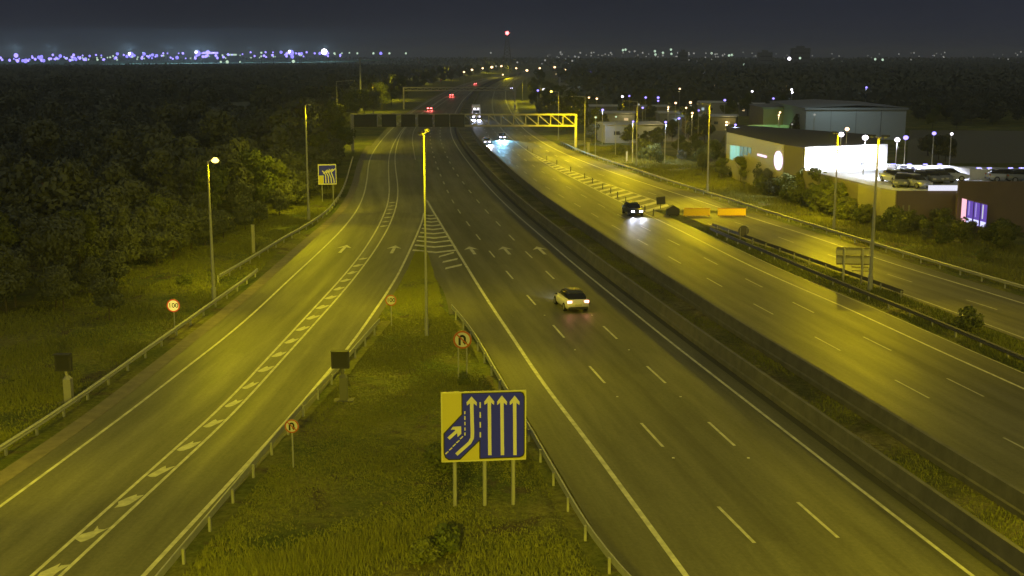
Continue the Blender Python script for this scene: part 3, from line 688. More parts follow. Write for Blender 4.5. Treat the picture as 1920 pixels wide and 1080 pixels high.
rt = empty('nose_board', ((a.x + c.x) / 2, Y, 0), label='dark five-sided nose board standing left of the orange boards', cat='hazard board')
mb = MB(); q = [(-w / 2, 0.1), (w / 2, 0.1), (w / 2, h * .65), (0, h), (-w / 2, h * .65)]
mb.poly([(x, -.06, z) for x, z in q]); mb.poly([(x, .9, z) for x, z in q][::-1])
for (p1, p2) in zip(q, q[1:] + q[:1]): mb.quad((p1[0], -.06, p1[1]), (p1[0], .9, p1[1]), (p2[0], .9, p2[1]), (p2[0], -.06, p2[1]))
mb.build('body', M['darkgrey'], rt); mb = MB()
for s_ in (-1, 1): mb.box((s_ * w * .3, .3, .1), (.15, .6, .2))
mb.build('feet', M['black'], rt)
Y = at(1242, 392).y; a = at_Y(1231, 369, Y); c = at_Y(1247, 383, Y); w = c.x - a.x; h = a.z - c.z
rt = empty('warning_panel', ((a.x + c.x) / 2, Y, 0), label='small dark panel sign tilted above the exit hatching', cat='sign')
mb = MB(); mb.box((0, 0, c.z + h / 2), (w, .15, h), 0, 0, Matrix.Rotation(R(-6), 4, 'Y')); mb.build('panel', M['darkgrey'], rt); mb = MB(); mb.tube((0, .1, 0), (0, .1, c.z + .2), .05, .05, 8); mb.build('post', M['steel_d'], rt)
# round sign back by the wedge barrier
Y = at(1394, 452).y; c = at_Y(1394, 433, Y); r = at_Y(1404, 433, Y).x - c.x
rt = empty('round_sign', (c.x, Y, 0), label='round sign seen from its grey back at the start of the wedge barrier', cat='road sign')
mb = MB(); thick_disc(mb, 0, c.z, r, -.03, 0); mb.build('sign_plate', M['steel_d'], rt)
for x in (-.35, .35): mb = MB(); mb.tube((x, -.08, 0), (x, -.08, c.z + r * .6), .04, .04, 8); mb.build('post', M['alu'], rt)
# marker posts
mp = None
for (px, pb, pt_, w, lab) in ((476, 475, 423, .28, 'tall grey marker post on the left verge'), (1175, 303, 285, .3, 'short pale marker post by the right barrier near the gantry'), (1103, 292, 268, .45, 'pale cabinet post at the foot of the gantry')):
    p = at(px, pb); hh = at_Y(px, pt_, p.y).z; mb = MB(); mb.box((0, 0, hh / 2), (w, .2, hh)); mb.box((0, 0, hh + .04), (w * 1.15, .26, .08)); o = mb.build('marker_post', M['alu'], loc=p); tag(o, lab, 'post')
# bollards along the exit hatching
bm_ = MB(); bm_.tube((0, 0, 0), (0, 0, .85), .07, .06, 8); bm_.tube((0, 0, 0), (0, 0, .06), .16, .14, 8); bme = bm_.mesh('bollard', M['steel_d'])
for i, (px, py) in enumerate(((985,282),(995,287),(1021,301),(1040,309),(1066,322),(1092,335),(1107,344),(1126,355),(1141,363),(1154,371),(1169,381),(1184,389),(1205,398),(1221,405))):
    o = inst('bollard', bme, None, at(px + 4, py)); tag(o, 'thin dark bollard on the exit hatching beside the northbound lanes', 'bollard', 'bollards along the exit hatching')

# ------------------------------------------------------------------ gantries
GY = at(1075, 283).y
def gantry(xl, xr, ytop, ybot, Y, label, legs=(True, True), nb=18, r=.09):
    a = at_Y(xl, ytop, Y); c = at_Y(xr, ybot, Y); rt = empty('gantry', (a.x, Y, 0), label=label, cat='gantry', group='gantries over the motorway')
    w = c.x - a.x; zt, zb = a.z, c.z; D = 1.4
    for (yy) in (0, D):
        for z in (zt, zb): mb = MB(); mb.box((w / 2, yy, z), (w, .26, .26)); mb.build('chord', M['gantry'], rt)
        for k in range(nb + 1): mb = MB(); mb.box((w * k / nb, yy + (.15 if yy == 0 else -.15), (zt + zb) / 2), (.14, .14, zt - zb - .26)); mb.build('upright', M['gantry'], rt)
        for k in range(nb):
            mb = MB(); x0 = w * k / nb; x1 = w * (k + 1) / nb; mb.tube((x0 + .1, yy + (.05 if yy == 0 else -.05), zt - .15), (x1 - .1, yy + (.05 if yy == 0 else -.05), zb + .15), r, r, 6); mb.build('diagonal', M['gantry'], rt)
    mb = MB(); mb.box((w / 2, D / 2, zb - .16), (w, D, .05)); mb.build('walkway', M['steel_d'], rt)
    for i, x in enumerate((-.1, w + .1)):
        if legs[i]:
            for yy in (0, D): mb = MB(); mb.box((x, yy, zt / 2), (.42, .42, zt + .2)); mb.build('leg', M['gantry'], rt)
    return rt, w, zt, zb
g1, gw, gzt, gzb = gantry(660, 1079, 215, 236, GY, 'wide lattice gantry crossing both carriageways with dark signal boxes at left')
# dark message boxes hung on the left half
for i, px in enumerate((686, 730, 766, 798, 829, 858)):
    p = at_Y(px, 226, GY); rt = empty('signal_box', (p.x, GY - .35, 0), label='dark signal box on the gantry, %s from the left' % ['first', 'second', 'third', 'fourth', 'fifth', 'sixth'][i], cat='message sign', group='dark signal boxes on the gantry')
    wv = 4.6 if i == 0 else 2.9
    mb = MB(); mb.box((0, -.1, p.z), (wv, .5, 2.5)); mb.build('housing', M['black'], rt); mb = MB(); mb.box((0, -.36, p.z), (wv * .8, .02, 1.9)); mb.build('display', M['darkgrey'], rt)
    mb = MB(); mb.tube((wv * .3, -.3, p.z + 1.25), (wv * .3, -.9, p.z + 1.45), .04, .04, 6); mb.ball((wv * .3, -.9, p.z + 1.45), .16, 8); mb.build('lantern', M['alu'], rt)
gantry(757, 965, 164, 170, at(860, 205).y, 'far narrow gantry beyond the first one', nb=16, r=.08)

# ------------------------------------------------------------------ vehicles
def loft(stations, mat_, name, parent, sub=1):
    """stations: (y, half width, z low, z high, top half width)"""
    bm = bmesh.new(); rings = []
    for (y, hw, z0, z1, tw) in stations:
        P = [(-hw * .92, z0), (-hw, z0 + (z1 - z0) * .25), (-hw, z0 + (z1 - z0) * .62), (-tw, z1), (0, z1 + .02), (tw, z1), (hw, z0 + (z1 - z0) * .62), (hw, z0 + (z1 - z0) * .25), (hw * .92, z0), (0, z0)]
        rings.append([bm.verts.new((x, y, z)) for x, z in P])
    n = len(rings[0])
    for a, b in zip(rings[:-1], rings[1:]):
        for k in range(n): j = (k + 1) % n; bm.faces.new((a[k], a[j], b[j], b[k]))
    bm.faces.new(rings[0][::-1]); bm.faces.new(rings[-1])
    bmesh.ops.recalc_face_normals(bm, faces=bm.faces)
    if sub:
        ed = [e_ for e_ in bm.edges if e_.is_manifold and e_.calc_face_angle(0) > R(25)]
        bmesh.ops.bevel(bm, geom=ed, offset=.045, segments=2, affect='EDGES', clamp_overlap=True)
    me = bpy.data.meshes.new(name); bm.to_mesh(me); bm.free(); me.materials.append(mat_); me.polygons.foreach_set('use_smooth', [True] * len(me.polygons))
    o = bpy.data.objects.new(name, me); COL.objects.link(o); o.parent = parent; return o
def car(loc, rz, label, paint, roof=None, tails=True, heads=False, estate=False, group=None, tail_m='e_tail', head_m='e_head', lamp=0, simple=False):
    rt = empty('car', loc, rz, label=label, cat='car', group=group)      # +y is forward
    L = 2.15
    loft([(-L, .74, .42, .78, .66), (-L + .12, .86, .28, .98, .76), (-1.45, .90, .24, 1.00, .80), (-.5, .91, .22, .98, .80), (.6, .91, .22, .95, .80), (1.25, .89, .24, .90, .76), (L - .22, .84, .28, .78, .70), (L, .70, .38, .64, .60)], paint, 'body', rt)
    end = -1.95 if estate else -1.80
    loft([(end, .68, .93, 1.02, .60), (end + .38, .74, .93, 1.36, .58), (-1.0, .76, .93, 1.47, .58), (0.0, .76, .93, 1.48, .58), (.35, .75, .93, 1.42, .57), (1.15, .68, .90, .97, .60)], M['glass'], 'glasshouse', rt)
    loft([(end + .42, .575, 1.375, 1.41, .54), (-1.0, .585, 1.465, 1.50, .55), (0.0, .585, 1.475, 1.51, .55), (.33, .575, 1.425, 1.455, .54)], roof or paint, 'roof', rt, 0)
    for s_ in (-1, 1):
        for y in (-1.3, 1.3):
            mb = MB(); mb.tube((s_ * .70, y, .33), (s_ * .925, y, .33), .33, .33, 16); wo = mb.build('wheel', M['tyre'], rt)
            mb = MB(); mb.tube((s_ * .90, y, .33), (s_ * .935, y, .33), .21, .21, 12); mb.build('rim', M['rim'], wo)
        mb = MB(); mb.box((s_ * .66, -L + .055, .84), (.34, .10, .17)); mb.build('tail_light', M[tail_m] if tails else M['red'], rt)
        mb = MB(); mb.box((s_ * .50, L - .08, .62), (.34, .17, .17)); mb.build('headlight', M[head_m] if heads else M['white'], rt)
        mb = MB(); mb.box((s_ * .98, .62, 1.0), (.16, .10, .12)); mb.build('wing_mirror', roof or paint, rt)
    mb = MB(); mb.box((0, -L - .02, .60), (.52, .03, .12)); mb.build('number_plate', M['plate'], rt)
    mb = MB(); mb.box((0, -L + .03, .38), (1.5, .14, .16)); mb.build('bumper', M['darkgrey'], rt)
    if heads and lamp:
        for s_ in (-1, 1):
            o = spot('headlamp_beam', (s_ * .60, L + .02, .62), (s_ * .60, L + 12, -.25), lamp, (.75, .8, 1.0), 62, .9, .08); o.parent = rt
    return rt
M['plate'] = mat('number_plate', (.6, .55, .3), .4)
M['car_white'] = mat('pale_car_paint', (.78, .72, .62), .35)
M['car_dark'] = mat('dark_car_paint', (.03, .03, .04), .3)
M['car_grey'] = mat('grey_car_paint', (.22, .23, .24), .3, .3)
M['car_silver'] = mat('silver_car_paint', (.5, .52, .54), .3, .4)
def heading(l, y, rev=False):
    d = l.dirn(y); a = math.atan2(-d.x, d.y); return a + math.pi if rev else a
p = at(1070, 576); c0 = car(p, heading(lD2m, p.y) + R(4), 'pale car with black roof and bright tail lights in the near carriageway', M['car_white'], M['car_dark'], True, True, lamp=500, estate=True)
for s_ in (-1, 1):
    o = spot('tail_glow', (s_ * .66, -2.2, .84), (s_ * .66, -4, .2), 25, (1, .35, .2), 140, .8, .08); o.parent = c0
car(at(1186, 402), heading(lN1, gy(402), True), 'dark car with two violet-white headlights beside the exit hatching', M['car_dark'], None, False, True, lamp=1100)
car(at(913, 270), heading(lN1, gy(270), True), 'oncoming car with glaring headlights beneath the gantry, left of the pair', M['car_silver'], None, False, True, lamp=5000, group='oncoming cars beneath the gantry', estate=True)
cB = car(at(941, 261), heading(lN2, gy(261), True), 'oncoming car with blue-white glare on the road, right of the pair', M['car_grey'], None, False, True, lamp=16000, group='oncoming cars beneath the gantry')
for o in cB.children:
    if o.type == 'LIGHT': o.data.color = (.25, .65, 1.0)
car(at(806, 207), heading(lC, gy(207)), 'distant car with one red tail glow, nearest of those beyond the gantry', M['car_grey'], None, True, False, tail_m='e_red', group='distant cars driving away beyond the gantry')
car(at(847, 181), heading(lC, gy(181)), 'distant car with two separate red tail lights beyond the far gantry', M['car_grey'], None, True, False, tail_m='e_red', group='distant cars driving away beyond the gantry')
car(at(892, 159), heading(lC, gy(159)), 'farthest red-lit car on the motorway before the bend', M['car_dark'], None, True, False, tail_m='e_red', group='distant cars driving away beyond the gantry')
car(at(959, 167), heading(lN2, gy(167), True), 'far oncoming car with a white glint near the bend', M['car_dark'], None, False, True)
for o in list(COL.objects):
    if o.type == 'EMPTY' and o.get('group') == 'distant cars driving away beyond the gantry':
        for s_ in (-1, 1):
            mb = MB(); mb.box((s_ * .55, -2.16, .86), (.62, .06, .30)); mb.build('light_bar', M['e_red'], o)
            t_ = spot('tail_glow', (s_ * .66, -2.3, .9), (s_ * .66, -5, .1), 900, (1, .12, .1), 150, .8, .1); t_.parent = o
# lorry
p = at(893, 224); rt = empty('lorry', p, heading(lN1, p.y, True), label='white box lorry with headlights approaching the gantry', cat='lorry')
M['lorry_w'] = mat('white_lorry_paint', (.75, .75, .8), .4)
mb = MB(); mb.box((0, -5.5, 2.55), (2.5, 8.0, 3.3)); mb.build('cargo_box', M['lorry_w'], rt)
bm = bmesh.new(); bmesh.ops.create_cube(bm, size=1, matrix=Matrix.Translation((0, 0, 1.85)) @ Matrix.Diagonal((2.4, 2.1, 2.7, 1))); bmesh.ops.bevel(bm, geom=bm.edges[:], offset=.18, segments=3, affect='EDGES'); me = bpy.data.meshes.new('cab'); bm.to_mesh(me); bm.free(); me.materials.append(M['lorry_w']); inst('cab', me, rt)
mb = MB(); mb.box((0, 1.06, 2.3), (2.0, .04, .95)); mb.build('windscreen', M['glass'], rt)
mb = MB(); mb.box((0, 1.10, .7), (2.4, .14, .4)); mb.build('bumper', M['darkgrey'], rt)
for s_ in (-1, 1):
    mb = MB(); mb.box((s_ * .9, 1.19, .78), (.5, .06, .3)); mb.build('headlight', M['e_head'], rt)
    mb = MB(); mb.box((s_ * .55, 1.0, 3.34), (.45, .25, .22)); mb.build('roof_lamp', M['e_white'], rt)
    for y in (.2, -5, -7.5): mb = MB(); mb.tube((s_ * .95, y, .5), (s_ * 1.24, y, .5), .5, .5, 16); mb.build('wheel', M['tyre'], rt)
    o = spot('headlamp_beam', (s_ * .9, 1.3, .8), (s_ * .9, 16, 0), 4000, (.7, .75, 1), 70, .9, .1); o.parent = rt
o = spot('cab_front_spot', (0, 4.0, 1.6), (0, 1, 2.0), 350, (.8, .8, 1), 120, .9, .1); o.parent = rt  # spot in open air ahead of the cab, aimed back at its front

# ------------------------------------------------------------------ buildings on the right
DZ = 4.4
def wallbox(name, pts, z0, z1, m, parent, closed=False):
    mb = MB(); pp = pts + ([pts[0]] if closed else [])
    for a, b in zip(pp[:-1], pp[1:]):
        d = Vector((b.x - a.x, b.y - a.y, 0)); L = d.length; c = (a + b) / 2; mb.box((c.x, c.y, (z0 + z1) / 2), (L, .3, z1 - z0), math.atan2(d.y, d.x))
    return mb.build(name, m, parent)
M['cladding'] = mat('pale_cladding', (.40, .375, .24), .6, noise=(.25, .2, (.34, .315, .20)))
M['brown'] = mat('brown_cladding', (.24, .17, .14), .7, noise=(.3, .2, (.20, .145, .12)))
M['roofm'] = mat('dark_roof', (.05, .05, .055), .8)
M['wallwhite'] = mat('white_wall', (.80, .80, .80), .6)
A = at(1365, 248, 7.0); B = at(1473, 272, 7.0); C_ = at(1508, 277, 7.0); E_ = at(1662, 271, 7.0); Dk = at(1662, 250, 7.0)
A2 = at(1430, 246, 7.0)
show = empty('car_showroom', (0, 0, 0), label='car showroom with a pale clad end, glowing oval emblem and floodlit roof deck', cat='building')
# cladding panels on the end facade
def facade_panels(P, Q, z0, z1, n, rowsn, m, parent, name='panel'):
    d = (Q - P); d.z = 0; L = d.length; u = d / L; ang = math.atan2(u.y, u.x)
    me = MB(); me.box((0, 0, 0), (L / n - .03, .16, (z1 - z0) / rowsn - .03)); me = me.mesh(name, m)
    for i in range(n):
        for j in range(rowsn):
            c = P + u * (L * (i + .5) / n); inst(name, me, parent, (c.x, c.y, z0 + (z1 - z0) * (j + .5) / rowsn), ang)
fac = MB(); fac.box(((A.x + B.x) / 2, (A.y + B.y) / 2 + .15, 3.5), ((B - A).length, .2, 7.0), math.atan2(B.y - A.y, B.x - A.x)); fac = fac.build('end_wall', M['cladding'], show)
n_ = Vector(((B - A).y, -(B - A).x, 0)).normalized(); 
if n_.y > 0: n_ = -n_
off = n_ * .12
facade_panels(A + off, B + off, 0, 7.0, 9, 4, M['cladding'], fac)
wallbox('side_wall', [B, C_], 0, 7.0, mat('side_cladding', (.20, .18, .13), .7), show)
mb = MB(); mb.poly([(p.x, p.y, 7.02) for p in (A, B, C_, E_, Vector((E_.x + 4, E_.y + 22, 0)), Vector((A.x + 4, A.y + 24, 0)))]); mb.build('roof', M['roofm'], show)
wallbox('rear_wall', [E_, Vector((E_.x + 4, E_.y + 22, 0)), Vector((A.x + 4, A.y + 24, 0)), A], 0, 6.98, M['roofm'], show)
deckpts = [at(x, y, DZ) for x, y in ((1508,318),(1565,331),(1612,342),(1655,353),(1682,357),(1740,357),(1797,357))]
mb = MB(); mb.poly([(p.x, p.y, DZ - .02) for p in deckpts] + [(at(1925, 345, DZ).x, at(1797, 357, DZ).y, DZ - .02), (at(1990, 316, DZ).x + 6, at_Y(1925, 320, 154).y + 1, DZ - .02), (E_.x, E_.y - .2, DZ - .02), (C_.x, C_.y - .3, DZ - .02)]); mb.build('deck', mat('pale_deck', (.70, .72, .74), .5), show)
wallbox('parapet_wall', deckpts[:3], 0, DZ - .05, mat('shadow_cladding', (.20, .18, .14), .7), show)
wallbox('lower_wall', deckpts[2:5], 0, DZ - .05, M['cladding'], show)
wallbox('front_wall', deckpts[4:7], 0, DZ - .05, M['brown'], show)
Q1 = at(1797, 340, 5.6); Q2 = at(1990, 340, 5.6); wallbox('front_wall', [Q1, Q2], 0, 5.6, M['brown'], show)
wallbox('front_wall', [Vector((Q1.x, Q1.y, 0)), deckpts[6]], 0, 4.3, M['brown'], show)
# white floodlit walls on the deck
WL = C_ + Vector((0, -.4, 0)); WR = E_ + Vector((0, -.4, 0))
d = WR - WL; c = (WL + WR) / 2
mb = MB(); mb.box((c.x, c.y, (DZ + 7.1) / 2), (d.xy.length, .2, 7.1 - DZ), math.atan2(d.y, d.x)); ww = mb.build('white_wall', M['wallwhite'], show)
for k in (1, 2, 3):
    q = WL + d * (k / 4); mb = MB(); mb.box((q.x, q.y - .11, 5.75), (.05, .03, 2.7)); mb.build('panel_joint', M['gbldg'], ww)
L1 = at(1664, 309, 5.9); L2 = at(1790, 311, 5.9); L3 = at(1820, 317, 5.7); L4 = at(2000, 318, 5.7)
for (p1, p2, zt_) in ((L1, L2, 5.9), (L2, L3, 5.8), (L3, L4, 5.7)):
    d = p2 - p1; c = (p1 + p2) / 2; mb = MB(); mb.box((c.x, c.y, (DZ + zt_) / 2), (d.xy.length, .2, zt_ - DZ), math.atan2(d.y, d.x)); mb.build('white_wall', M['wallwhite'], show)
# lights along the top of the white walls
for i, (px, py) in enumerate(((1675,308),(1705,308),(1735,308),(1762,308),(1835,315),(1855,315),(1895,315),(1915,315))):
    q = at_Y(px, py, at(px, 310, 5.9).y - .4); mb = MB(); mb.box(q, (.5, .25, .12)); mb.build('wall_light', M['e_violet'], show)
    s = spot('wall_flood', q + Vector((0, -.8, .5)), q + Vector((0, -1.2, -3)), 2600, (.78, .80, 1), 150, .9, .2)
for t in (.15, .45, .8):
    q = WL.lerp(WR, t) + Vector((0, -3.0, 7.8 - WL.z)); spot('deck_flood', q, q + Vector((0, .8, -3)), 7500, (.80, .86, 1), 155, .9, .3)
# doors and fittings in the white wall
q = on_plane(1613, 333, WL, WR); mb = MB(); mb.box((q.x, q.y - .14, DZ + 1.0), (.8, .05, 2.0)); mb.build('door', M['gbldg'], show)
q = on_plane(1614, 309, WL, WR); mb = MB(); mb.box((q.x, q.y - .14, q.z), (.35, .1, .55)); mb.build('vent', M['darkgrey'], show)
# oval emblem, sign bar and windows on the end facade
def facq(px, py): return on_plane(px, py, A + off * 2.2, B + off * 2.2)
u = (B - A); u.z = 0; u.normalize()
def facepatch(name, x0, y0, x1, y1, m, par=show, dep=.06):
    a = facq(x0, y0); c = facq(x1, y1); w = (c - a); w.z = 0; L = w.length
    mid_ = (a + c) / 2; z0 = at_Y(x1, y1, c.y).z; mb = MB(); mb.box(mid_, (L, dep, abs(a.z - c.z)), math.atan2(u.y, u.x)); return mb.build(name, m, par)
c = facq(1460, 301); mb = MB(); N = 24; hw = (facq(1467.5, 301) - facq(1452.5, 301)).length / 2; hh = (facq(1460, 283).z - facq(1460, 319).z) / 2
pts = [c + u * (hw * math.cos(2 * math.pi * k / N)) + Vector((0, 0, hh * math.sin(2 * math.pi * k / N))) for k in range(N)]
mb.poly(pts); mb.poly([p_ + n_ * .12 for p_ in pts])
for k in range(N): j = (k + 1) % N; mb.quad(pts[k], pts[j], pts[j] + n_ * .12, pts[k] + n_ * .12)
mb.build('oval_emblem', emis('emblem_glow', (.95, .75, 1.0), 1.6), show)
facepatch('sign_bar', 1421, 288, 1437, 296, emis('sign_glow', (.95, .72, .95), 1.3), dep=.2)
for (x0, x1) in ((1369.5, 1374), (1375.5, 1380), (1381.5, 1386), (1388, 1393), (1395, 1401), (1403, 1408)):
    o_ = facepatch('window', x0, 272 + (x0 - 1369) * .1, x1, 300 - (x0 - 1369) * .35, emis('cyan_window_glow', (.32, .80, .62), .75 if x0 < 1382 else .16))
# banner, round sign, window in the dark front wall
y_ = deckpts[5].y - .25
a = at_Y(1741, 347.5, y_); c = at_Y(1796, 357.5, y_); mb = MB(); mb.box(((a.x + c.x) / 2, y_, (a.z + c.z) / 2), (c.x - a.x, .12, a.z - c.z)); mb.build('white_banner', emis('banner_glow', (.85, .85, 1), 1.0), show)
c = at_Y(1801, 352.5, y_ - .3); mb = MB(); mb.tube((c.x, c.y, c.z), (c.x, c.y + .2, c.z), .30, .30, 16); mb.build('round_emblem', emis('round_glow', (.95, .9, 1), 1.4), show)
mb = MB(); mb.box((c.x, c.y + .1, c.z - .55), (.22, .1, .35)); mb.build('emblem_bracket', M['alu'], show)
wa = at(1801, 415, 1.55); wa = at_Y(1801, 415, Q1.y - .35); wb = at_Y(1849, 428, Q1.y - 3.2); top_a = at_Y(1801, 372, wa.y).z; top_b = at_Y(1849, 384, wb.y).z
mb = MB(); mb.quad((wa.x, wa.y + .1, wa.z - .15), (wb.x, wb.y + .1, wb.z - .15), (wb.x, wb.y + .1, top_b + .1), (wa.x, wa.y + .1, top_a + .1)); mb.quad((wb.x, wb.y + .1, wb.z - .15), (wb.x + .1, Q1.y, wb.z - .15), (wb.x + .1, Q1.y, top_b + .1), (wb.x, wb.y + .1, top_b + .1))
bay = mb.build('bay_window', M['brown'], show)
def wq(t, s_): 
    lo = wa.lerp(wb, t); hi = Vector((lo.x, lo.y, top_a + (top_b - top_a) * t)); return lo.lerp(hi, s_)
def pane(t0, t1, s0, s1, m, name='pane', k=0.0):
    mb = MB(); o = Vector((0, -k, 0)); mb.quad(wq(t0, s0) + o, wq(t1, s0) + o, wq(t1, s1) + o, wq(t0, s1) + o); mb.build(name, m, bay)
pane(0, .19, 0, 1, emis('pink_pane', (1.0, .50, .62), 1.3)); 
for i in range(3):
    t0 = .21 + i * .265; pane(t0, t0 + .245, 0, .98, emis('violet_pane', (.16, .08, .55), .8)); pane(t0 + .02, t0 + .22, .02, .24, emis('white_pane', (.65, .65, 1), 1.4), 'displayed_item', .01)
    pane(t0 + .06, t0 + .11, .35, .95, emis('stripe_pane', (.45, .35, .9) if i != 2 else (.8, .8, .9), .8), 'displayed_item', .012)
    mb = MB(); lo, hi = wq(t0 - .01, 0), wq(t0 - .01, 1); mb.box((lo.x, lo.y - .04, (lo.z + hi.z) / 2), (.07, .07, hi.z - lo.z)); mb.build('mullion', M['darkgrey'], bay)
for px in (1692, 1703):
    b_ = at_Y(px, 412, y_ + .05); t_ = at_Y(px, 385, y_ + .05); mb = MB(); mb.box((b_.x, y_ + .02, (b_.z + t_.z) / 2), (.18, .06, t_.z - b_.z)); mb.build('slit_panel', M['cladding'], show)
# cars displayed on the deck
M['car_w2'] = mat('white_car_paint', (.62, .64, .66), .3)
cols = [M['car_w2'], M['car_grey'], M['car_silver'], M['car_grey']]
dc = [(1676, 342, 10, 0), (1690, 349, -20, 1), (1714, 351, 25, 2), (1700, 340, 15, 2), (1724, 344, -15, 1), (1742, 342, 10, 3), (1780, 338, 75, 0), (1760, 341, 20, 1), (1703, 333, 80, 0), (1885, 340, 88, 2), (1918, 341, 90, 1)]
names = ['white car at the left end of the floodlit roof deck', 'grey car behind the parapet curve on the roof deck', 'silver car nearest the parapet on the roof deck', 'silver car in the middle row of the roof deck', 'grey car just left of the white banner on the roof deck', 'grey car above the left end of the white banner', 'white car above the right end of the white banner', 'grey car above the middle of the white banner', 'white car farthest back against the white wall', 'silver car alone at the right along the white wall', 'grey car at the right end of the roof deck']
for i, (px, py, a_, k) in enumerate(dc):
    p = at(px, py, DZ); p.z = DZ
    car(p, R(a_ + 180), names[i], cols[k], None, False, False, group='cars displayed on the showroom roof deck')

# warehouse and other buildings behind
def shed(x0, x1, ytop, ybase, label, m, depth=30, name='warehouse', roof='gbldg', bands=True):
    Y = at(x0, ybase).y; a = at_Y(x0, ytop, Y); c = at_Y(x1, ytop, Y); rt = empty(name, (a.x, Y, 0), label=label, cat='building'); w = c.x - a.x; h = a.z
    mb = MB(); mb.box((w / 2, depth / 2, h / 2), (w, depth, h)); wl = mb.build('wall', m, rt)
    mb = MB(); 
    i = len(mb.v); 
    for (x, z) in ((-.4, h), (w / 2, h + w * .025), (w + .4, h)): mb.v += [(x, -.5, z), (x, depth + .5, z)]
    mb.f += [(0, 2, 3, 1), (2, 4, 5, 3)]; mb.m += [0, 0]; mb.quad((-.4, -.5, h - .5), (w + .4, -.5, h - .5), (w + .4, -.5, h), (-.4, -.5, h)); mb.build('roof', M[roof], rt)
    n = max(2, int(w / 5))
    if bands:
        for k in range(1, n): mb = MB(); mb.box((w * k / n, -.04, h / 2), (.12, .08, h)); mb.build('seam', M[roof], wl)
    return rt, w, h
M['wh'] = mat('warehouse_cladding', (.34, .35, .36), .6); M['wh2'] = mat('tan_cladding', (.30, .26, .17), .7)
shed(1512, 1700, 202, 262, 'pale grey warehouse behind the car showroom', M['wh'], 40)
shed(1432, 1508, 201, 250, 'low tan building left of the pale grey warehouse', M['wh2'], 18)
shed(1280, 1326, 177, 190, 'dark low hall with a pale roof edge among the trees', M['gbldg'], 20, roof='wh')
shed(1364, 1412, 177, 188, 'long dark hall with pale roof edge, middle of the three', M['gbldg'], 20, roof='wh')
shed(1484, 1550, 182, 196, 'long dark hall with pale roof edge above the warehouse', M['gbldg'], 20, roof='wh')
shed(1175, 1211, 237, 252, 'small pale blue kiosk among bushes near the lamp column', mat('blue_kiosk', (.35, .5, .6), .6), 4, 'kiosk')
shed(1285, 1312, 222, 250, 'small yellow-lit brick block beyond the bushes', mat('ochre_block', (.5, .38, .12), .7), 6, 'block')
M['roofp'] = mat('pale_roof_edge', (.5, .5, .46), .6)
ht = random.Random(17)
M['win_w'] = emis('lit_window', (1, .72, .35), .7); M['win_c'] = emis('lit_window_cool', (.6, .75, .8), .6)
hs = [(ht.uniform(1040, 1660), ht.uniform(126, 170)) for _ in range(26)] + [(1125, 216), (1150, 232), (1222, 216), (1262, 236), (1335, 214), (1345, 240), (1408, 214), (1180, 262), (1555, 190), (1640, 192), (1600, 176)]
for i, (px, py) in enumerate(hs):
    p = at(px, py + 3); far_ = p.y > 500; w = ht.uniform(9, 26) if far_ else ht.uniform(8, 14); h = ht.uniform(4.5, 8) if far_ else ht.uniform(3, 4.5); dp = ht.uniform(7, 12); rt = empty('house' if far_ else 'low_building', (p.x, p.y, 0), ht.uniform(-.4, .4), label='dim town house among the dark trees beyond the car parks' if far_ else 'low flat-roofed building among the lit car parks', cat='building', group='dim houses and low buildings on the right')
    mb = MB(); mb.box((0, 0, h / 2), (w, dp, h)); wl = mb.build('wall', M[('wh', 'wh2', 'gbldg')[i % 3]], rt)
    mb = MB(); i0 = len(mb.v); rh = 2.2 if far_ else .5
    for x in (-w / 2 - .3, w / 2 + .3): mb.v += [(x, -dp / 2 - .3, h + .01), (x, dp / 2 + .3, h + .01), (x, 0, h + rh)]
    mb.f += [(0, 3, 5, 2), (1, 2, 5, 4), (0, 2, 1), (3, 4, 5)]; mb.m += [0] * 4; mb.build('roof', M['roofm'] if far_ else M['roofp'], rt)
    for k in range(3):
        if ht.random() < .6:
            mb = MB(); mb.box((w * (-.3 + .3 * k), -dp / 2 - .03, h * .55), (w * .10, .06, h * .2)); mb.build('window', M[ht.choice(('win_w', 'win_c', 'black'))], wl)
    if not far_ and i % 2: q = spot('yard_light', (w * .3, -dp / 2 - 1.5, h + 1.5), (w * .3, -dp / 2 - 1, 0), 300, ht.choice([(.6, .8, 1), (1, .75, .3)]), 150, .8, .2); q.parent = rt
cp = MB(); cp.poly([tuple(at(x, y, .02)) for x, y in ((1700, 306), (2060, 306), (2040, 246), (1705, 244))]); cp = cp.build('car_park_paving', M['asphalt_slip']); cp['kind'] = 'structure'
cp = MB(); cp.poly([tuple(at(x, y, .02)) for x, y in ((1170, 262), (1350, 268), (1370, 236), (1180, 222))]); cp = cp.build('car_park_paving', M['asphalt_slip']); cp['kind'] = 'structure'
# curved green-lit fence
p = [at(x, y, 0) for x, y in ((1385, 256), (1420, 254), (1450, 254), (1480, 255), (1506, 259))]
rt = empty('hoarding_fence', (0, 0, 0), label='curved pale hoarding glowing green behind the showroom roof', cat='fence')
for a, b in zip(p[:-1], p[1:]):
    for k in range(3):
        q0 = a.lerp(b, k / 3); q1 = a.lerp(b, (k + 1) / 3); d = q1 - q0; c = (q0 + q1) / 2; mb = MB(); mb.box((c.x, c.y, 1.3), (d.length - .04, .1, 2.6), math.atan2(d.y, d.x)); mb.build('panel', M['wh'], rt)
q = at(1440, 254) + Vector((0, -5, 5)); spot('green_light', q, q + Vector((0, 4, -3)), 1100, (.35, .9, .25), 150, .9, .3)
q = at(1392, 255) + Vector((0, -4, 4)); spot('fence_light', q, q + Vector((0, 4, -3)), 900, (1, .8, .1), 140, .9, .3)
q = at(1600, 262) + Vector((-6, -10, 13)); spot('yard_flood', q, q + Vector((6, 20, -10)), 2600, (.65, .9, .95), 160, .9, .3)

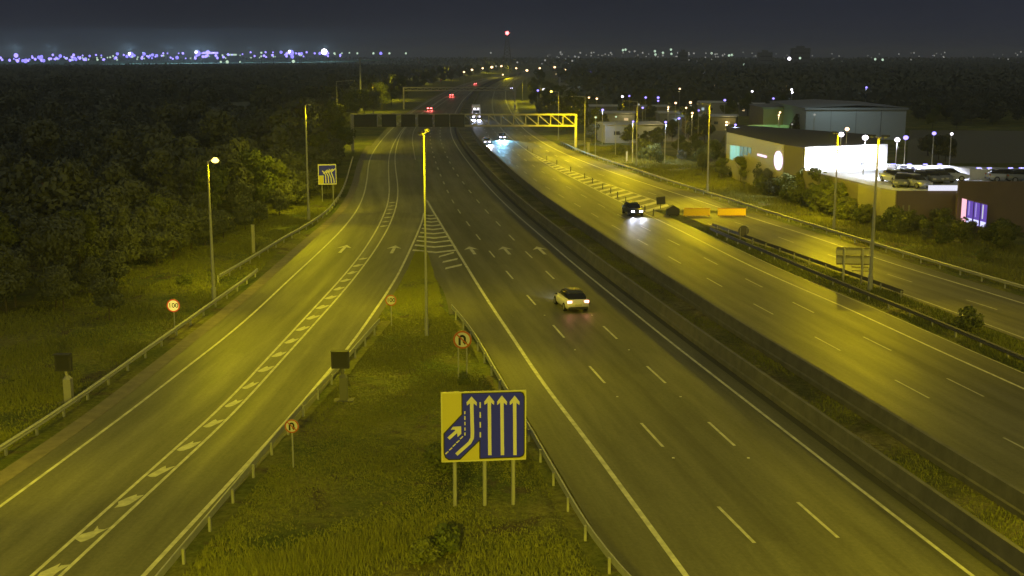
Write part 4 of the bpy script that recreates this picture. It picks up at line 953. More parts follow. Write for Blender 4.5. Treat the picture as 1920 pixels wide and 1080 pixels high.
# ------------------------------------------------------------------ street lamps and lights on the right
def street_light(px, py, hz, m, label, group, size=.22, power=0, color=COOL, name='street_light'):
    p = at(px, py, hz); rt = empty(name, (p.x, p.y, 0), label=label, cat='street light', group=group)
    mb = MB(); mb.tube((0, 0, 0), (0, 0, hz), .09, .05, 6); mb.build('pole', M['steel'], rt)
    s_ = size * max(1, p.y / 230); mb = MB(); mb.ball((0, -.1, hz), s_, 8, sz=.8); mb.build('lantern', M[m], rt)
    if power: o = spot('lamp_light', (0, 0, hz - s_ - .1), (0, 0, 0), power, color, 160, .8, .2); o.parent = rt
    return rt
G1 = 'small street lights around the car parks on the right'
sl = [(1070,174,'e_warm',0),(1104,183,'e_warm',0),(1130,206,'e_blue',700),(1187,228,'e_blue',900),(1167,181,'e_white',0),(1180,180,'e_blue',0),(1234,183,'e_blue',0),(1234,189,'e_blue',0),(1205,202,'e_blue',0),(1253,201,'e_warm',900),(1248,229,'e_blue',1500),(1295,198,'e_dim',0),(1298,212,'e_warm',900),(1310,207,'e_blue',0),(1273,222,'e_blue',0),(1362,229,'e_warm',900),(1379,234,'e_blue',900),(1460,216,'e_warm',300),(1527,215,'e_dim',0),(1106,135,'e_blue',0),(1117,220,'e_green',0),(1155,219,'e_green',0),(1624,164,'e_blue',300),(1327,139,'e_white',0),(1338,130,'e_green',0),(1485,233,'e_dim',0),(1197,196,'e_dim',0)]
r3 = random.Random(23)
for i in range(22): sl.append((r3.uniform(1000, 1500), r3.uniform(150, 214), r3.choice(('e_warm', 'e_warm', 'e_white', 'e_blue')), 350 if i % 3 == 0 else 0))
for px, py in ((905, 128), (922, 126), (940, 124), (885, 131), (968, 128), (988, 132), (1012, 128), (1040, 126), (870, 135), (1060, 131)): sl.append((px, py, 'e_warm', 0))
desc = {'e_warm': 'warm white', 'e_blue': 'blue-white', 'e_white': 'white', 'e_dim': 'dim grey', 'e_green': 'pale green'}
for i, (px, py, m, pw) in enumerate(sl):
    where = 'right of the gantry' if px < 1160 else 'above the blue kiosk' if px < 1215 else 'among the car park trees' if px < 1320 else 'near the green-lit hoarding' if px < 1500 else 'by the grey warehouse'
    if py < 170: where = 'in the dark trees far beyond'
    if py < 136 and px < 1065: where = 'beside the far bend of the motorway'
    street_light(px, py, 7.5 if py > 150 else 10, m, '%s street light %s' % (desc[m], where), G1, (.22, .18, .25, .20)[i % 4], pw * 2.6, (1, .75, .35) if m == 'e_warm' else (.5, .6, 1))
fl_n = ['orange-white floodlight, left of the cluster above the showroom roof', 'white floodlight in the middle of the cluster above the showroom roof', 'yellow-tinged floodlight close behind the showroom lamp column', 'white floodlight right of the white wall top', 'second white floodlight right of the white wall top', 'faint white floodlight beyond the car deck', 'faint white floodlight at the right beyond the car deck']
for i, (px, py, m, sz) in enumerate(((1577, 252, 'e_white', .38), (1622, 258, 'e_white', .40), (1588, 242, 'e_warm', .32), (1682, 262, 'e_white', .34), (1698, 258, 'e_blue', .35), (1751, 250, 'e_blue', .3), (1784, 251, 'e_white', .2))):
    street_light(px, py, 9.0, m, fl_n[i], 'floodlights behind the car showroom', sz, 1500 if i in (1, 3) else 0, (.8, .85, 1), 'floodlight')

# ------------------------------------------------------------------ horizon lights
def far_me(m, r):
    mb = MB(); mb.ball((0, 0, 0), r, 8); mb.tube((0, 0, -r), (0, 0, -12), .15, .15, 5, m=1); return mb.mesh('floodlight', [M[m], M['steel_d']])
far_cache = {}
def far_light(px, py, Y, m, r, label, group, name='floodlight'):
    k = (m, r)
    if k not in far_cache: far_cache[k] = far_me(m, r)
    p = at_Y(px, py, Y); o = inst(name, far_cache[k], None, p); tag(o, label, 'floodlight' if name == 'floodlight' else 'light', group)
GL = 'floodlights along the airfield on the left horizon'
LL = [(4,112,1),(18,113,1),(30,104,3),(36,110,1),(50,112,1),(60,105,1),(66,111,1),(78,106,2),(92,110,1),(99,103,3),(106,109,1),(113,105,2),(126,109,0),(138,103,1),(155,104,1),(168,105,2),(180,103,1),(190,104,2),(220,101,2),(232,103,1),(243,101,4),(252,104,2),(270,101,2),(286,103,2),(285,109,1),(278,106,1),(306,100,1),(314,100,1),(320,108,1),(335,100,1),(343,100,1),(368,98,4),(379,100,1),(390,98,3),(366,106,2),(386,105,1),(402,99,1),(470,98,1),(490,99,0),(498,98,1),(512,98,1),(527,98,2),(543,97,4),(555,100,1),(565,103,0),(575,98,1),(590,100,1),(600,100,2),(608,97,4),(616,100,1),(627,100,0),(641,100,0),(655,99,0),(670,100,0),(700,100,0),(714,100,2),(730,100,0),(761,100,0),(414,116,0),(426,116,0),(450,116,0),(550,115,0),(645,130,0),(147,170,0)]
rl = random.Random(4)
for i in range(120):
    px = rl.uniform(0, 640); LL.append((px, 112.5 - px * .014 + rl.uniform(-4.5, 2.5), rl.choice((0, 0, 1, 1, 1, 2))))
for (px, py, k) in LL:
    m, r = (('e_green', 1.2), ('e_blue', 1.5), ('e_violet', 1.9), ('e_blue', 2.5), ('e_white', 3.3))[k]
    lab = {0: 'dim pale light along the airfield horizon', 1: 'small blue-white floodlight on the airfield horizon', 2: 'violet-tinted floodlight on the airfield horizon', 3: 'bright blue floodlight standing out on the airfield horizon', 4: 'large bright white floodlight cluster on the airfield horizon'}[k]
    Y = 1500 if py < 114 else 1050 if py < 140 else 520
    far_light(px, py, Y, m, round(r * (1 if py < 140 else .35) * rl.choice((.6, .8, 1.0, 1.15)), 2), lab, GL)
    if k == 4: far_light(px + 3, py + 2, 1502, 'e_violet', 3.6, 'violet-tinted floodlight on the airfield horizon', GL)
GR = 'town lights scattered along the right horizon'
rr = random.Random(5)
RL = [(920,99,0),(1051,98,0),(1088,99,0),(1109,99,0),(1145,99,0),(1168,94,1),(1173,93,1),(1180,97,0),(1190,96,0),(1205,99,0),(1228,96,1),(1229,102,1),(1243,99,1),(1243,104,0),(1258,93,1),(1259,101,1),(1271,99,0),(1292,102,0),(1301,100,0),(1334,100,1),(1341,102,0),(1355,104,0),(1367,104,1),(1372,103,1),(1394,121,1),(1078,106,0),(1085,107,0),(1066,120,0),(1073,114,0),(1138,123,0),(1203,134,0),(1207,137,0),(1480,110,2),(1500,109,1),(1510,99,1),(1534,120,0),(1641,111,1),(1655,112,1),(1022,113,0),(1100,121,0),(930,124,0),(970,117,0),(1313,122,0),(1580,142,0),(1605,146,0),(1520,143,0),(943,140,3)]
for (px, py, k) in RL:
    m, r = (('e_dim', 1.6), ('e_green', 2.0), ('e_white', 2.8), ('e_warm', 1.2))[k]
    Y = 2000 if py < 108 else 1300 if py < 126 else 800
    far_light(px, py, Y, m, r * (Y / 2000), {0: 'faint grey town light on the right horizon', 1: 'pale greenish town light on the right horizon', 2: 'brightest white town light on the right horizon', 3: 'small yellow light at the bend of the far road'}[k], GR, 'town_light')
for i in range(150):
    px = rr.uniform(1000, 1920); py = rr.choice((rr.uniform(97, 108), rr.uniform(100, 140)))
    far_light(px, py, 1600, 'e_dim', rr.choice((.5, .7, .9)), 'faint grey town light on the right horizon', GR, 'town_light')
# red beacon on its lattice mast
Y = 1500; p = at_Y(951, 62, Y); rt = empty('radio_mast', (p.x, Y, 0), label='tall lattice mast with a red beacon rising above the horizon', cat='mast')
for sx in (-1, 1):
    for sy in (-1, 1): mb = MB(); mb.tube((sx * 6, sy * 6, 0), (sx * 1.2, sy * 1.2, p.z - 3), .5, .35, 5); mb.build('leg', M['steel_d'], rt)
for k in range(10):
    z0 = (p.z - 3) * k / 10; z1 = (p.z - 3) * (k + 1) / 10; w0 = 6 - 4.8 * k / 10; w1 = 6 - 4.8 * (k + 1) / 10; mb = MB(); mb.tube((-w0, -w0, z0), (w1, -w1, z1), .25, .25, 4); mb.tube((w0, -w0, z0), (-w1, -w1, z1), .25, .25, 4); mb.build('brace', M['steel_d'], rt)
mb = MB(); mb.ball((0, 0, p.z), 2.2, 10); mb.build('beacon', M['e_red'], rt)
# dark tower blocks on the skyline
for (x0, x1, yt, lab) in ((1425, 1449, 98, 'dark tower block on the right skyline'), (1488, 1520, 90, 'stepped dark block with a light on the right skyline'), (1275, 1290, 97, 'narrow dark block among the town lights')):
    Y = 1400; a = at_Y(x0, yt, Y); c = at_Y(x1, yt, Y); rt = empty('tower_block', (a.x, Y, 0), label=lab, cat='building'); w = c.x - a.x
    mb = MB(); mb.box((w / 2, 8, a.z / 2), (w, 16, a.z)); wl = mb.build('wall', M['gbldg'], rt); mb = MB(); mb.box((w / 2, 8, a.z + 1.2), (w * .4, 8, 2.4)); mb.build('roof_house', M['gbldg'], rt)
    for k in range(4): mb = MB(); mb.box((w / 2, -.1, a.z * (k + 1) / 5), (w * .9, .2, 1.0)); mb.build('window_band', M['black'], wl)
# terminal hall and lit airfield strip on the left horizon
for (x0, x1, y0, y1, m, lab) in ((380, 409, 97.5, 101, 'e_blue', 'long hangar with a bright lit roof edge on the left horizon'), (428, 444, 101, 104, 'e_green', 'small pale-lit shed on the left horizon')):
    Y = 1600; a = at_Y(x0, y0, Y); c = at_Y(x1, y1, Y); rt = empty('hangar', (a.x, Y, 0), label=lab, cat='building'); w = c.x - a.x
    mb = MB(); mb.box((w / 2, 10, c.z / 2), (w, 20, c.z)); mb.build('wall', M['gbldg'], rt); mb = MB(); mb.box((w / 2, 0, (a.z + c.z) / 2), (w, .6, a.z - c.z)); mb.build('lit_fascia', M[m], rt)
af = MB(); af.quad((-800, 1440, 6), (-190, 1440, 12), (-190, 2300, 13), (-1100, 2300, 8)); af = af.build('airfield_terrain', mat('airfield_grass', (.10, .2, .12), .9)); af['kind'] = 'structure'
for (px, pw) in ((30, 1), (99, .8), (243, 1.3), (320, .8), (368, 1.2), (390, 1), (470, .5), (543, 1), (608, .8)):
    q = at_Y(px, 96, 1560); q.z += 6; spot('airfield_light', q, q + Vector((0, -10, -12)), 120000 * pw, (.45, .75, 1.0), 165, .6, 2)

# ------------------------------------------------------------------ vegetation
def crown_mesh(name, seed, h, r, n, leaf, m, z0=0.15, lobes=9):
    r_ = np.random.default_rng(seed)
    cs = []; 
    for i in range(lobes):
        t = r_.uniform(0, 2 * np.pi); rr_ = r * .55 * math.sqrt(r_.uniform(0, 1)); z = h * (z0 + (1 - z0) * r_.uniform(.22, .80))
        f = 1 - abs((z / h) - .5) * .8; cs.append((rr_ * math.cos(t), rr_ * math.sin(t), z, r * r_.uniform(.30, .52) * f))
    cs.append((0, 0, h * .82, r * .34)); cs = np.array(cs)
    k = r_.integers(0, len(cs), n); d = r_.normal(size=(n, 3)); d /= np.linalg.norm(d, axis=1)[:, None]
    rad = cs[k, 3] * r_.uniform(.72, 1.12, n); P = cs[k, :3] + d * rad[:, None] * np.array([1, 1, .85])
    P[:, 2] = np.clip(P[:, 2], .05, None)
    return leaves(name, P, d, leaf * r_.uniform(.6, 1.4, n), m, r_)
def leaves(name, P, d, sz, m, r_):
    n = len(P); t = r_.normal(size=(n, 3)); nrm = d + .9 * r_.normal(size=(n, 3)) * .6; nrm /= np.linalg.norm(nrm, axis=1)[:, None]
    u = np.cross(nrm, t); u /= np.linalg.norm(u, axis=1)[:, None]; v = np.cross(nrm, u); s = sz[:, None]
    V = np.empty((n * 4, 3), np.float32); V[0::4] = P - u * s * .5; V[1::4] = P + v * s * .28; V[2::4] = P + u * s * .5; V[3::4] = P - v * s * .28
    me = bpy.data.meshes.new(name); me.vertices.add(n * 4); me.vertices.foreach_set('co', V.ravel())
    me.loops.add(n * 4); me.loops.foreach_set('vertex_index', np.arange(n * 4, dtype=np.int32)); me.polygons.add(n)
    me.polygons.foreach_set('loop_start', np.arange(0, n * 4, 4, dtype=np.int32)); me.polygons.foreach_set('loop_total', np.full(n, 4, np.int32))
    me.materials.append(m); me.update(calc_edges=True); return me
TR = [crown_mesh('crown', 10 + i, h, r, 3400, .42, M['leaf'] if i % 2 else M['leaf_d'], z0=.12, lobes=13) for i, (h, r) in enumerate(((7, 2.9), (8.5, 3.3), (6, 2.7), (9.5, 3.2), (7.5, 3.6)))]
BU = [crown_mesh('crown', 30 + i, h, r, 1500, .30, M['leaf'], z0=.0, lobes=10) for i, (h, r) in enumerate(((2.4, 1.7), (3.0, 2.0), (1.7, 1.5), (3.6, 1.9)))]
def trunk_mesh(h, r, seed):
    r_ = random.Random(seed); mb = MB(); mb.tube((0, 0, 0), (r_.uniform(-.2, .2), r_.uniform(-.2, .2), h * .55), r, r * .6, 7)
    for k in range(5):
        t = r_.uniform(0, 6.28); z = h * r_.uniform(.2, .5); mb.tube((0, 0, z), (math.cos(t) * h * .2, math.sin(t) * h * .2, z + h * .3), r * .45, r * .12, 5)
    return mb.mesh('trunk', M['bark'])
TK = [trunk_mesh(h, .13, i) for i, h in enumerate((7, 8.5, 6, 9.5, 7.5))]; BK = [trunk_mesh(h, .04, i) for i, h in enumerate((2.4, 3, 1.7, 3.6))]
def tree(x, y, k, sc, label, group, name='tree', cat='tree'):
    me, tk = (TR[k], TK[k]) if name == 'tree' else (BU[k], BK[k])
    rt = empty(name, (x, y, 0), random.uniform(0, 6.28), label=label, cat=cat, group=group); rt.scale = (sc, sc, sc * random.uniform(.9, 1.15))
    inst('crown', me, rt); inst('trunk' if name == 'tree' else 'stems', tk, rt); return rt
# left woodland edge (ground line in the photograph)
lW = Line([(0,600),(133,583),(267,517),(333,487),(440,447),(520,412),(590,378),(622,345),(636,310),(645,285),(655,262)])
def where_w(y):
    for lim, t in ((78, 'above the left message sign'), (98, 'behind the red-ringed speed sign'), (120, 'behind the lit lamp column'), (150, 'behind the grey marker post'), (185, 'behind the distant lane sign')):
        if y < lim: return t
    return 'close to the gantry'
cnt = 0; y = 62.0; inner = []
while y < 235:
    xr = float(lW(y)); xl = -.47 * y - 3; x = xr - random.uniform(.5, 1.5); q_ = 0
    while x > xl:
        yy = y + random.uniform(-1.5, 1.5)
        if q_ == 0: tree(x, yy, random.choice((0, 2)), random.uniform(.45, .75), 'leafy low tree at the front of the wood %s' % where_w(yy), 'trees of the wood left of the slip road'); cnt += 1
        elif q_ == 1: tree(x, yy, random.randrange(5), random.uniform(.6, .9), 'dark leafy tree in the second row of the wood %s' % where_w(yy), 'trees of the wood left of the slip road'); cnt += 1
        elif y < 100: tree(x, yy, random.randrange(5), random.uniform(.7, 1.02), 'dark leafy tree deep in the wood beside the left verge', 'trees of the wood left of the slip road'); cnt += 1
        else: inner.append((x, yy, random.choice((.5, .65, .8, .9, 1.0, 1.0, 1.25))))
        x -= random.uniform(3.6, 5.4) * (1 if q_ else .7); q_ += 1
    y += 4.3 if y < 120 else 5.5
yy = 232
while yy < 560:
    x = float(lCl.raw(yy)) - 16
    while x > -.47 * yy - 6: inner.append((x, yy + random.uniform(-3, 3), random.choice((.55, .7, .85, .95, 1.05, 1.1, 1.35)) * random.uniform(.92, 1.08))); x -= random.uniform(5, 8.5)
    yy += 7 + yy * .012
LOW = []
for i_, (h_, r0_) in enumerate(((7, 3.1), (8.5, 3.5), (6, 2.9), (9.5, 3.4), (7.5, 3.8))):
    me_ = crown_mesh('crown_low', 90 + i_, h_, r0_, 1000, .58, M['leaf_d'], z0=.1, lobes=12); a_ = np.empty(len(me_.vertices) * 3, np.float32); me_.vertices.foreach_get('co', a_); LOW.append(a_.reshape(-1, 3)); bpy.data.meshes.remove(me_)
def joined_wood(name, spots, label, seed, mm):
    r_ = np.random.default_rng(seed); parts = []
    for (x_, y_, s_) in spots:
        V = LOW[r_.integers(0, 5)]; a_ = r_.uniform(0, 6.28); c_, n__ = math.cos(a_), math.sin(a_); step = 1 if y_ < 260 else 2
        if step == 2: V = V.reshape(-1, 4, 3)[::2]; cen = V.mean(1, keepdims=True); V = (cen + (V - cen) * 1.35).reshape(-1, 3)
        parts.append(np.stack([x_ + s_ * (V[:, 0] * c_ - V[:, 1] * n__), y_ + s_ * (V[:, 0] * n__ + V[:, 1] * c_), V[:, 2] * s_], 1))
    V = np.concatenate(parts).astype(np.float32); n = len(V) // 4
    me = bpy.data.meshes.new(name); me.vertices.add(n * 4); me.vertices.foreach_set('co', V.ravel()); me.loops.add(n * 4); me.loops.foreach_set('vertex_index', np.arange(n * 4, dtype=np.int32)); me.polygons.add(n)
    me.polygons.foreach_set('loop_start', np.arange(0, n * 4, 4, dtype=np.int32)); me.polygons.foreach_set('loop_total', np.full(n, 4, np.int32)); me.materials.append(mm); me.update(calc_edges=True)
    o = bpy.data.objects.new(name, me); COL.objects.link(o); tag(o, label, 'woodland', kind='stuff'); return o
joined_wood('woodland', inner, 'dense dark wood behind the front rows of trees on the left', 8, M['leaf_d'])
# canopy of the wood beyond, too dense to count
def canopy(name, region, n, zr, sz, m, label, seed):
    r_ = np.random.default_rng(seed); P = []
    while len(P) < n:
        y_ = math.exp(r_.uniform(math.log(region[0]), math.log(region[1]))); x_ = r_.uniform(-1.0 * y_ * .50, 1.0 * y_ * .50)
        if not region[2](x_, y_): continue
        # rounded crowns: height from overlapping bumps
        c = (math.sin(x_ * .55 + 1.7 * math.sin(y_ * .21)) + math.sin(y_ * .47 + 1.3 * math.sin(x_ * .33))) * .25 + .5
        z = zr[0] + (zr[1] - zr[0]) * (c * .6 + .4 * r_.uniform(0, 1)) 
        if r_.uniform() < .35: z *= r_.uniform(.1, 1)
        P.append((x_, y_, z))
    P = np.array(P); d = np.tile(np.array([0, -.5, .8]), (n, 1)) + r_.normal(size=(n, 3)) * .5
    s = sz * (P[:, 1] / region[0]) ** .55 * r_.uniform(.6, 1.5, n)
    o = bpy.data.objects.new(name, leaves(name, P, d / np.linalg.norm(d, axis=1)[:, None], s, m, r_)); COL.objects.link(o); tag(o, label, 'woodland', kind='stuff'); return o
def solid_under(name, pts, z, m):
    mb = MB(); mb.poly([(p_[0], p_[1], z) for p_ in pts]); 
    for a, b in zip(pts, pts[1:] + pts[:1]): mb.quad((a[0], a[1], 0), (b[0], b[1], 0), (b[0], b[1], z), (a[0], a[1], z))
    return mb
leftreg = lambda x, y: x < float(lCl.raw(y)) - (14 if y < 300 else 22) - (0 if y < 1200 else 60) 
canopy('woodland', (540, 1430, leftreg), 60000, (5.5, 10.5), 1.9, M['leaf_d'], 'dark unlit wood stretching to the horizon on the left', 3)
def bumpy(name, la, lb, y0, y1, z, label):
    mb = MB(); ys = rows(y0, y1); NX = 26
    def hgt(x, y): return z + 1.0 * math.sin(x * .21 + y * .05) * math.sin(y * .09 + x * .07) + random.uniform(-.4, .4)
    G = [[(la(a) + (lb(a) - la(a)) * i / NX, a, hgt(la(a) + (lb(a) - la(a)) * i / NX, a) if 0 < i < NX else 0) for i in range(NX + 1)] for a in ys]
    for r0, r1 in zip(G[:-1], G[1:]):
        for i in range(NX): mb.quad(r0[i], r0[i + 1], r1[i + 1], r1[i])
    for i in range(NX): mb.quad((G[0][i][0], G[0][i][1], 0), (G[0][i + 1][0], G[0][i + 1][1], 0), G[0][i + 1], G[0][i])
    o = mb.build(name, M['leaf_d']); tag(o, label, 'woodland', kind='stuff')
bumpy('woodland', lambda a: -.55 * a, lambda a: float(lCl.raw(a)) - 24, 300, 1425, 4.6, 'dark massed undergrowth of the far left wood')
# far right woods and town trees
rightreg = lambda x, y: x > float(lJR.raw(y)) + (24 if y < 900 else 30) and x < .5 * y and y > 430
canopy('woodland', (430, 2300, rightreg), 60000, (5, 12.5), 1.9, M['leaf_d'], 'dark belt of trees across the middle distance on the right', 4)
bumpy('woodland', lambda a: float(lJR.raw(a)) + 34, lambda a: .56 * a + 20, 470, 2400, 6.5, 'dark massed trees beneath the town skyline on the right')
farreg = lambda x, y: -.5 * y < x < .5 * y and y > 1450 and not (x < float(lJR.raw(y)) and x > float(lCl.raw(y)) - 20) and not (x < -150 and y < 2400)
canopy('woodland', (1450, 3500, farreg), 26000, (6, 17), 3.5, M['leaf_d'], 'thin dark tree line closing the horizon', 6)
# trees flanking the far road, lit yellow from its lamps
GF = 'trees flanking the far road beyond the gantry'
for (px, py, k, sc) in ((640,290,1,.9),(632,275,3,1.0),(645,262,4,.9),(622,250,1,1.0),(640,238,3,.9),(655,250,0,.8),(640,222,3,1.1),(655,226,1,1.0),(668,222,3,1),(684,218,1,1.1),(700,214,4,1),(716,208,3,1.1),(700,204,1,1.1),(734,198,1,1.1),(750,190,3,1.2),(764,182,4,1.2),(780,174,1,1.2),(796,168,3,1.2),(812,163,1,1.3),(828,159,3,1.3),(846,155,4,1.3),(862,151,1,1.4),(878,148,3,1.4),(896,144,1,1.4),(912,141,3,1.4),(930,137,1,1.4),
                        (1015,222,0,.8),(1030,228,2,.9),(1042,236,0,.8),(1062,250,2,.8),(1005,205,1,.9),(1000,190,3,.9),(1022,210,1,1.0),(1040,222,1,.9),(1058,232,4,.9),(1078,246,3,.8),(1000,178,1,1.1),(1012,170,3,1.2),(1025,188,4,1.1),(1045,205,3,1.1),(1068,222,1,1.0),(1090,236,3,.9),(1120,250,1,.9),(1135,262,0,.8),(1110,268,2,.7)):
    p = at(px, py); tree(p.x, p.y, k, sc, 'yellow-lit tree left of the far road beyond the gantry' if px < 950 else 'tree in the yellow lamplight right of the far road by the gantry', GF)
# trees among the car parks
GC = 'trees around the car parks on the right'
rr = random.Random(11); n = 0
while n < 62:
    px = rr.uniform(1110, 1900); py = rr.uniform(172, 300 if px < 1350 else 246)
    if 1500 < px < 1720 and py > 196: continue
    if 1370 < px < 1515 and py > 236: continue
    if px > 1340 and py > 250: continue
    if 1240 < px < 1360 and 205 < py < 250 and rr.random() < .7: continue
    p = at(px, py); tree(p.x, p.y, rr.randrange(5), rr.uniform(.55, .95), 'dark green tree %s' % ('between the gantry and the blue kiosk' if px < 1215 else 'behind the lamp column with the arm' if px < 1400 else 'left of the grey warehouse' if px < 1520 else 'beside or beyond the grey warehouse'), GC); n += 1
p = at(1497, 258); tree(p.x, p.y, 0, .95, 'bushy dark tree between the tan building and the grey warehouse', GC)
for (px, py) in ((1760, 300), (1772, 305), (1740, 292)): p = at(px, py); tree(p.x, p.y, 2, .8, 'bright green tree floodlit beyond the car deck', GC)
rw = []
r2_ = random.Random(3)
for i in range(900):
    px = r2_.uniform(1420, 2100); py = 168 + 76 * r2_.random() ** 1.2
    if 1420 < px < 1720 and py > 192: continue
    if px > 1700 and py > 236: continue
    p = at(px, py); rw.append((p.x, p.y, r2_.uniform(.7, 1.1)))
for i in range(260):
    px = r2_.uniform(1110, 1420); py = 166 + 14 * r2_.random(); p = at(px, py); rw.append((p.x, p.y, r2_.uniform(.7, 1.1)))
joined_wood('woodland', rw, 'dark belt of trees behind the warehouse and car parks', 12, M['leaf_d'])
# shrubs of the bank between the barrier and the showroom
GB = 'shrubs on the bank right of the exit slip road'
def where_bank(px):
    for lim, t in ((1200, 'right of the gantry leg'), (1270, 'beyond the orange boards'), (1345, 'around the lamp column with the arm'), (1420, 'below the cyan windows'), (1500, 'under the oval emblem'), (1590, 'below the white wall'), (1670, 'against the pale lower wall'), (1770, 'under the white banner'), (1850, 'under the violet window')):
        if px < lim: return t
    return 'at the right end of the dark wall'
def bank(px, py, big):
    p = at(px, py); 
    if big: tree(p.x, p.y, rr.randrange(5), rr.uniform(.36, .55) * (.62 if px > 1590 else 1), 'rounded tall shrub on the bank %s' % where_bank(px), GB, 'tree', 'shrub')
    else: tree(p.x, p.y, rr.randrange(4), rr.uniform(.75, 1.15) * (.72 if px > 1590 else 1), 'low bushy shrub on the bank %s' % where_bank(px), GB, 'shrub', 'shrub')
for i in range(105):
    t = rr.uniform(0, 1); px = 1125 + 800 * t
    jr = np.interp(px, (1100, 1185, 1270, 1347, 1429, 1565, 1639, 1784, 1920), (294, 321, 351, 374, 402, 444, 467, 512, 552))
    hi = np.interp(px, (1100, 1250, 1360, 1500, 1600, 1650, 1920), (250, 265, 318, 378, 412, 430, 436)); lo = jr - np.interp(px, (1100, 1300, 1500, 1920), (14, 26, 36, 42))
    if lo < hi + 3: lo = hi + 8
    py = hi + (lo - hi) * rr.uniform(0, 1) ** 1.3; bank(px, py, rr.random() < .4)
for (px, py) in ((1340, 310),(1362,322),(1384,330),(1405,335),(1425,345),(1440,352),(1460,366),(1485,376),(1505,380),(1530,388),(1552,396),(1575,404),(1395,322),(1372,312)):
    bank(px, py, not 1420 < px < 1470)
# small bushes by name
p = at(1815, 622); tree(p.x, p.y, 0, .75, 'lone bush growing in the grass wedge at the right', None, 'shrub', 'shrub')
p = at(838, 890); tree(p.x, p.y, 1, .62, 'dark bush crouched behind the left post of the big lane sign', None, 'shrub', 'shrub')
p = at(850, 870); tree(p.x, p.y, 0, .6, 'low dark bush behind the big lane sign', None, 'shrub', 'shrub')
p = at(830, 1035); tree(p.x, p.y, 2, .6, 'weedy bush in the tall grass nearest the camera', None, 'shrub', 'shrub')
p = at(795, 1060); tree(p.x, p.y, 0, .45, 'smaller weedy bush in the tall grass nearest the camera', None, 'shrub', 'shrub')
p = at(872, 722); tree(p.x, p.y, 2, .38, 'small weeds at the foot of the larger no U-turn sign', None, 'shrub', 'shrub')
p = at(345, 535); tree(p.x, p.y, 2, .5, 'small round bush on the left verge near the lit column', None, 'shrub', 'shrub')
for (px, py) in ((205, 600), (120, 585)): p = at(px, py); tree(p.x, p.y, 0, .5, 'low sapling at the wood edge above the left message sign' if px < 150 else 'low sapling at the wood edge between message sign and speed sign', None, 'tree', 'tree')

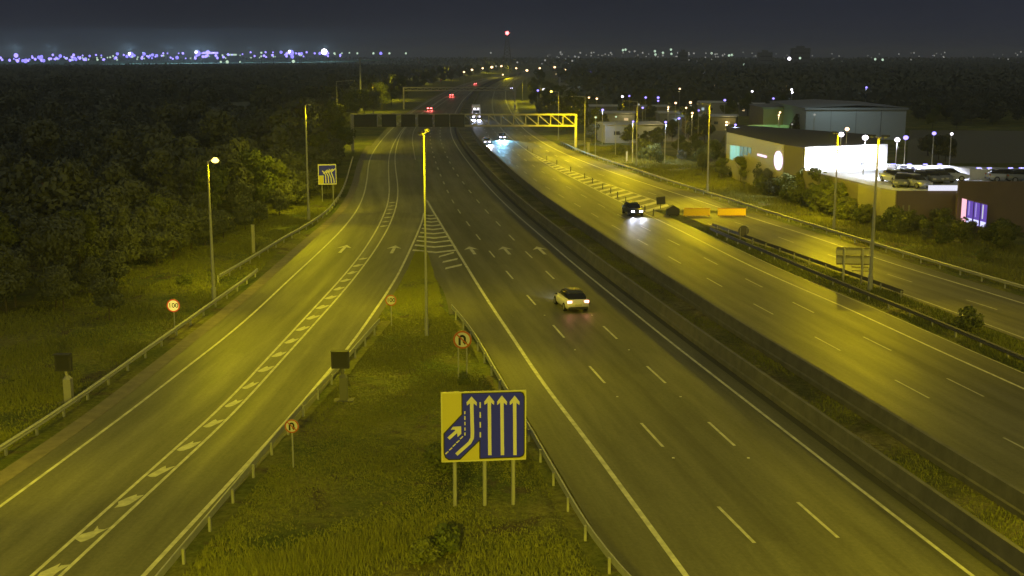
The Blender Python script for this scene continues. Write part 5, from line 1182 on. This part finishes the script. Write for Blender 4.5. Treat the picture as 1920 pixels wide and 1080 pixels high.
# grass blades
def grass(name, test, ylo, yhi, xlo, xhi, n, hfun, label, seed):
    r_ = np.random.default_rng(seed); Ys = r_.uniform(ylo ** .5, yhi ** .5, n * 3) ** 2; Xs = r_.uniform(0, 1, n * 3); Xs = np.array([xlo(y) for y in Ys]) + Xs * np.array([xhi(y) - xlo(y) for y in Ys])
    nz_ = np.sin(Xs * .8 + 2 * np.sin(Ys * .35)) + np.sin(Ys * .6 + 1.5 * np.sin(Xs * .5)); keep = r_.uniform(-2, 2, len(Ys)) < nz_ + .45 + .5 * np.sin(Xs * 2.3 + np.sin(Ys * 1.7) * 2)
    Xs, Ys, nz_ = Xs[keep][:n], Ys[keep][:n], nz_[keep][:n]; n = len(Xs); hgt = hfun(Xs, Ys) * r_.uniform(.5, 1.3, n) * (1 + .25 * nz_)
    V = np.zeros((n * 3, 3), np.float32); a = r_.uniform(0, 6.28, n); w = .018 + .016 * (Ys / 60)
    V[0::3] = np.stack([Xs - np.cos(a) * w, Ys - np.sin(a) * w, np.zeros(n)], 1); V[1::3] = np.stack([Xs + np.cos(a) * w, Ys + np.sin(a) * w, np.zeros(n)], 1)
    V[2::3] = np.stack([Xs + r_.normal(size=n) * .35 * hgt, Ys + r_.normal(size=n) * .35 * hgt, hgt], 1)
    me = bpy.data.meshes.new(name); me.vertices.add(n * 3); me.vertices.foreach_set('co', V.ravel()); me.loops.add(n * 3); me.loops.foreach_set('vertex_index', np.arange(n * 3, dtype=np.int32))
    me.polygons.add(n); me.polygons.foreach_set('loop_start', np.arange(0, n * 3, 3, dtype=np.int32)); me.polygons.foreach_set('loop_total', np.full(n, 3, np.int32)); me.materials.append(M['blade']); me.update(calc_edges=True)
    o = bpy.data.objects.new(name, me); COL.objects.link(o); tag(o, label, 'grass', kind='stuff')
tall = lambda X, Y: .075 + .42 * np.exp(-((X + 7) / 6) ** 2 - ((Y - 41) / 4.5) ** 2)
grass('grass', None, 32, 118, lambda y: float(lLb.raw(y)) + .5 if y < 86 else float(lE.raw(y)) + .6, lambda y: float(lRb.raw(y)) - .4 if y < 92 else float(lRb.raw(92)) - (y - 92) * .12, 150000, tall, 'rough grass covering the island between the roads', 21)
grass('grass', None, 45, 190, lambda y: max(-.46 * y - 2, float(lW.raw(y)) - 4), lambda y: float(lL1.raw(y)) - .5, 100000, lambda X, Y: .17 + .12 * (X < np.interp(Y, (50, 190), (-30, -60))), 'long grass on the left verge below the wood', 22)
grass('grass', None, 85, 260, lambda y: float(lJR.raw(y)) + .5, lambda y: float(lJR.raw(y)) + 16, 60000, lambda X, Y: .32 + 0 * X, 'long grass on the bank right of the exit slip road', 23)
grass('grass', None, 60, 135, lambda y: float(lNe.raw(y)) + .3, lambda y: float(lNR2.raw(y)) - .4, 26000, lambda X, Y: .22 + 0 * X, 'grass in the wedge between northbound lanes and exit slip', 24)
grass('grass', None, 32, 150, lambda y: float(lG.raw(y)) + 2.1, lambda y: float(lG.raw(y)) + 4.9, 22000, lambda X, Y: .14 + 0 * X, 'weeds and grass growing in the central reservation', 25)

# haze volume added to lift the blacks and give lamps a glow
hz = MB(); hz.box((0, 3175, 24.5), (9400, 6850, 51)); hz = hz.build('haze', [])
m = bpy.data.materials.new('haze'); m.use_nodes = True; n = m.node_tree.nodes; n.clear(); o_ = n.new('ShaderNodeOutputMaterial'); v_ = n.new('ShaderNodeVolumePrincipled')
v_.inputs['Density'].default_value = 0.00028; v_.inputs['Color'].default_value = (.85, .88, .95, 1); v_.inputs['Anisotropy'].default_value = 0.35
m.node_tree.links.new(v_.outputs[0], o_.inputs['Volume']); hz.data.materials.append(m); hz['kind'] = 'stuff'; hz['label'] = 'added haze volume lifting the dark over the motorway and woods'
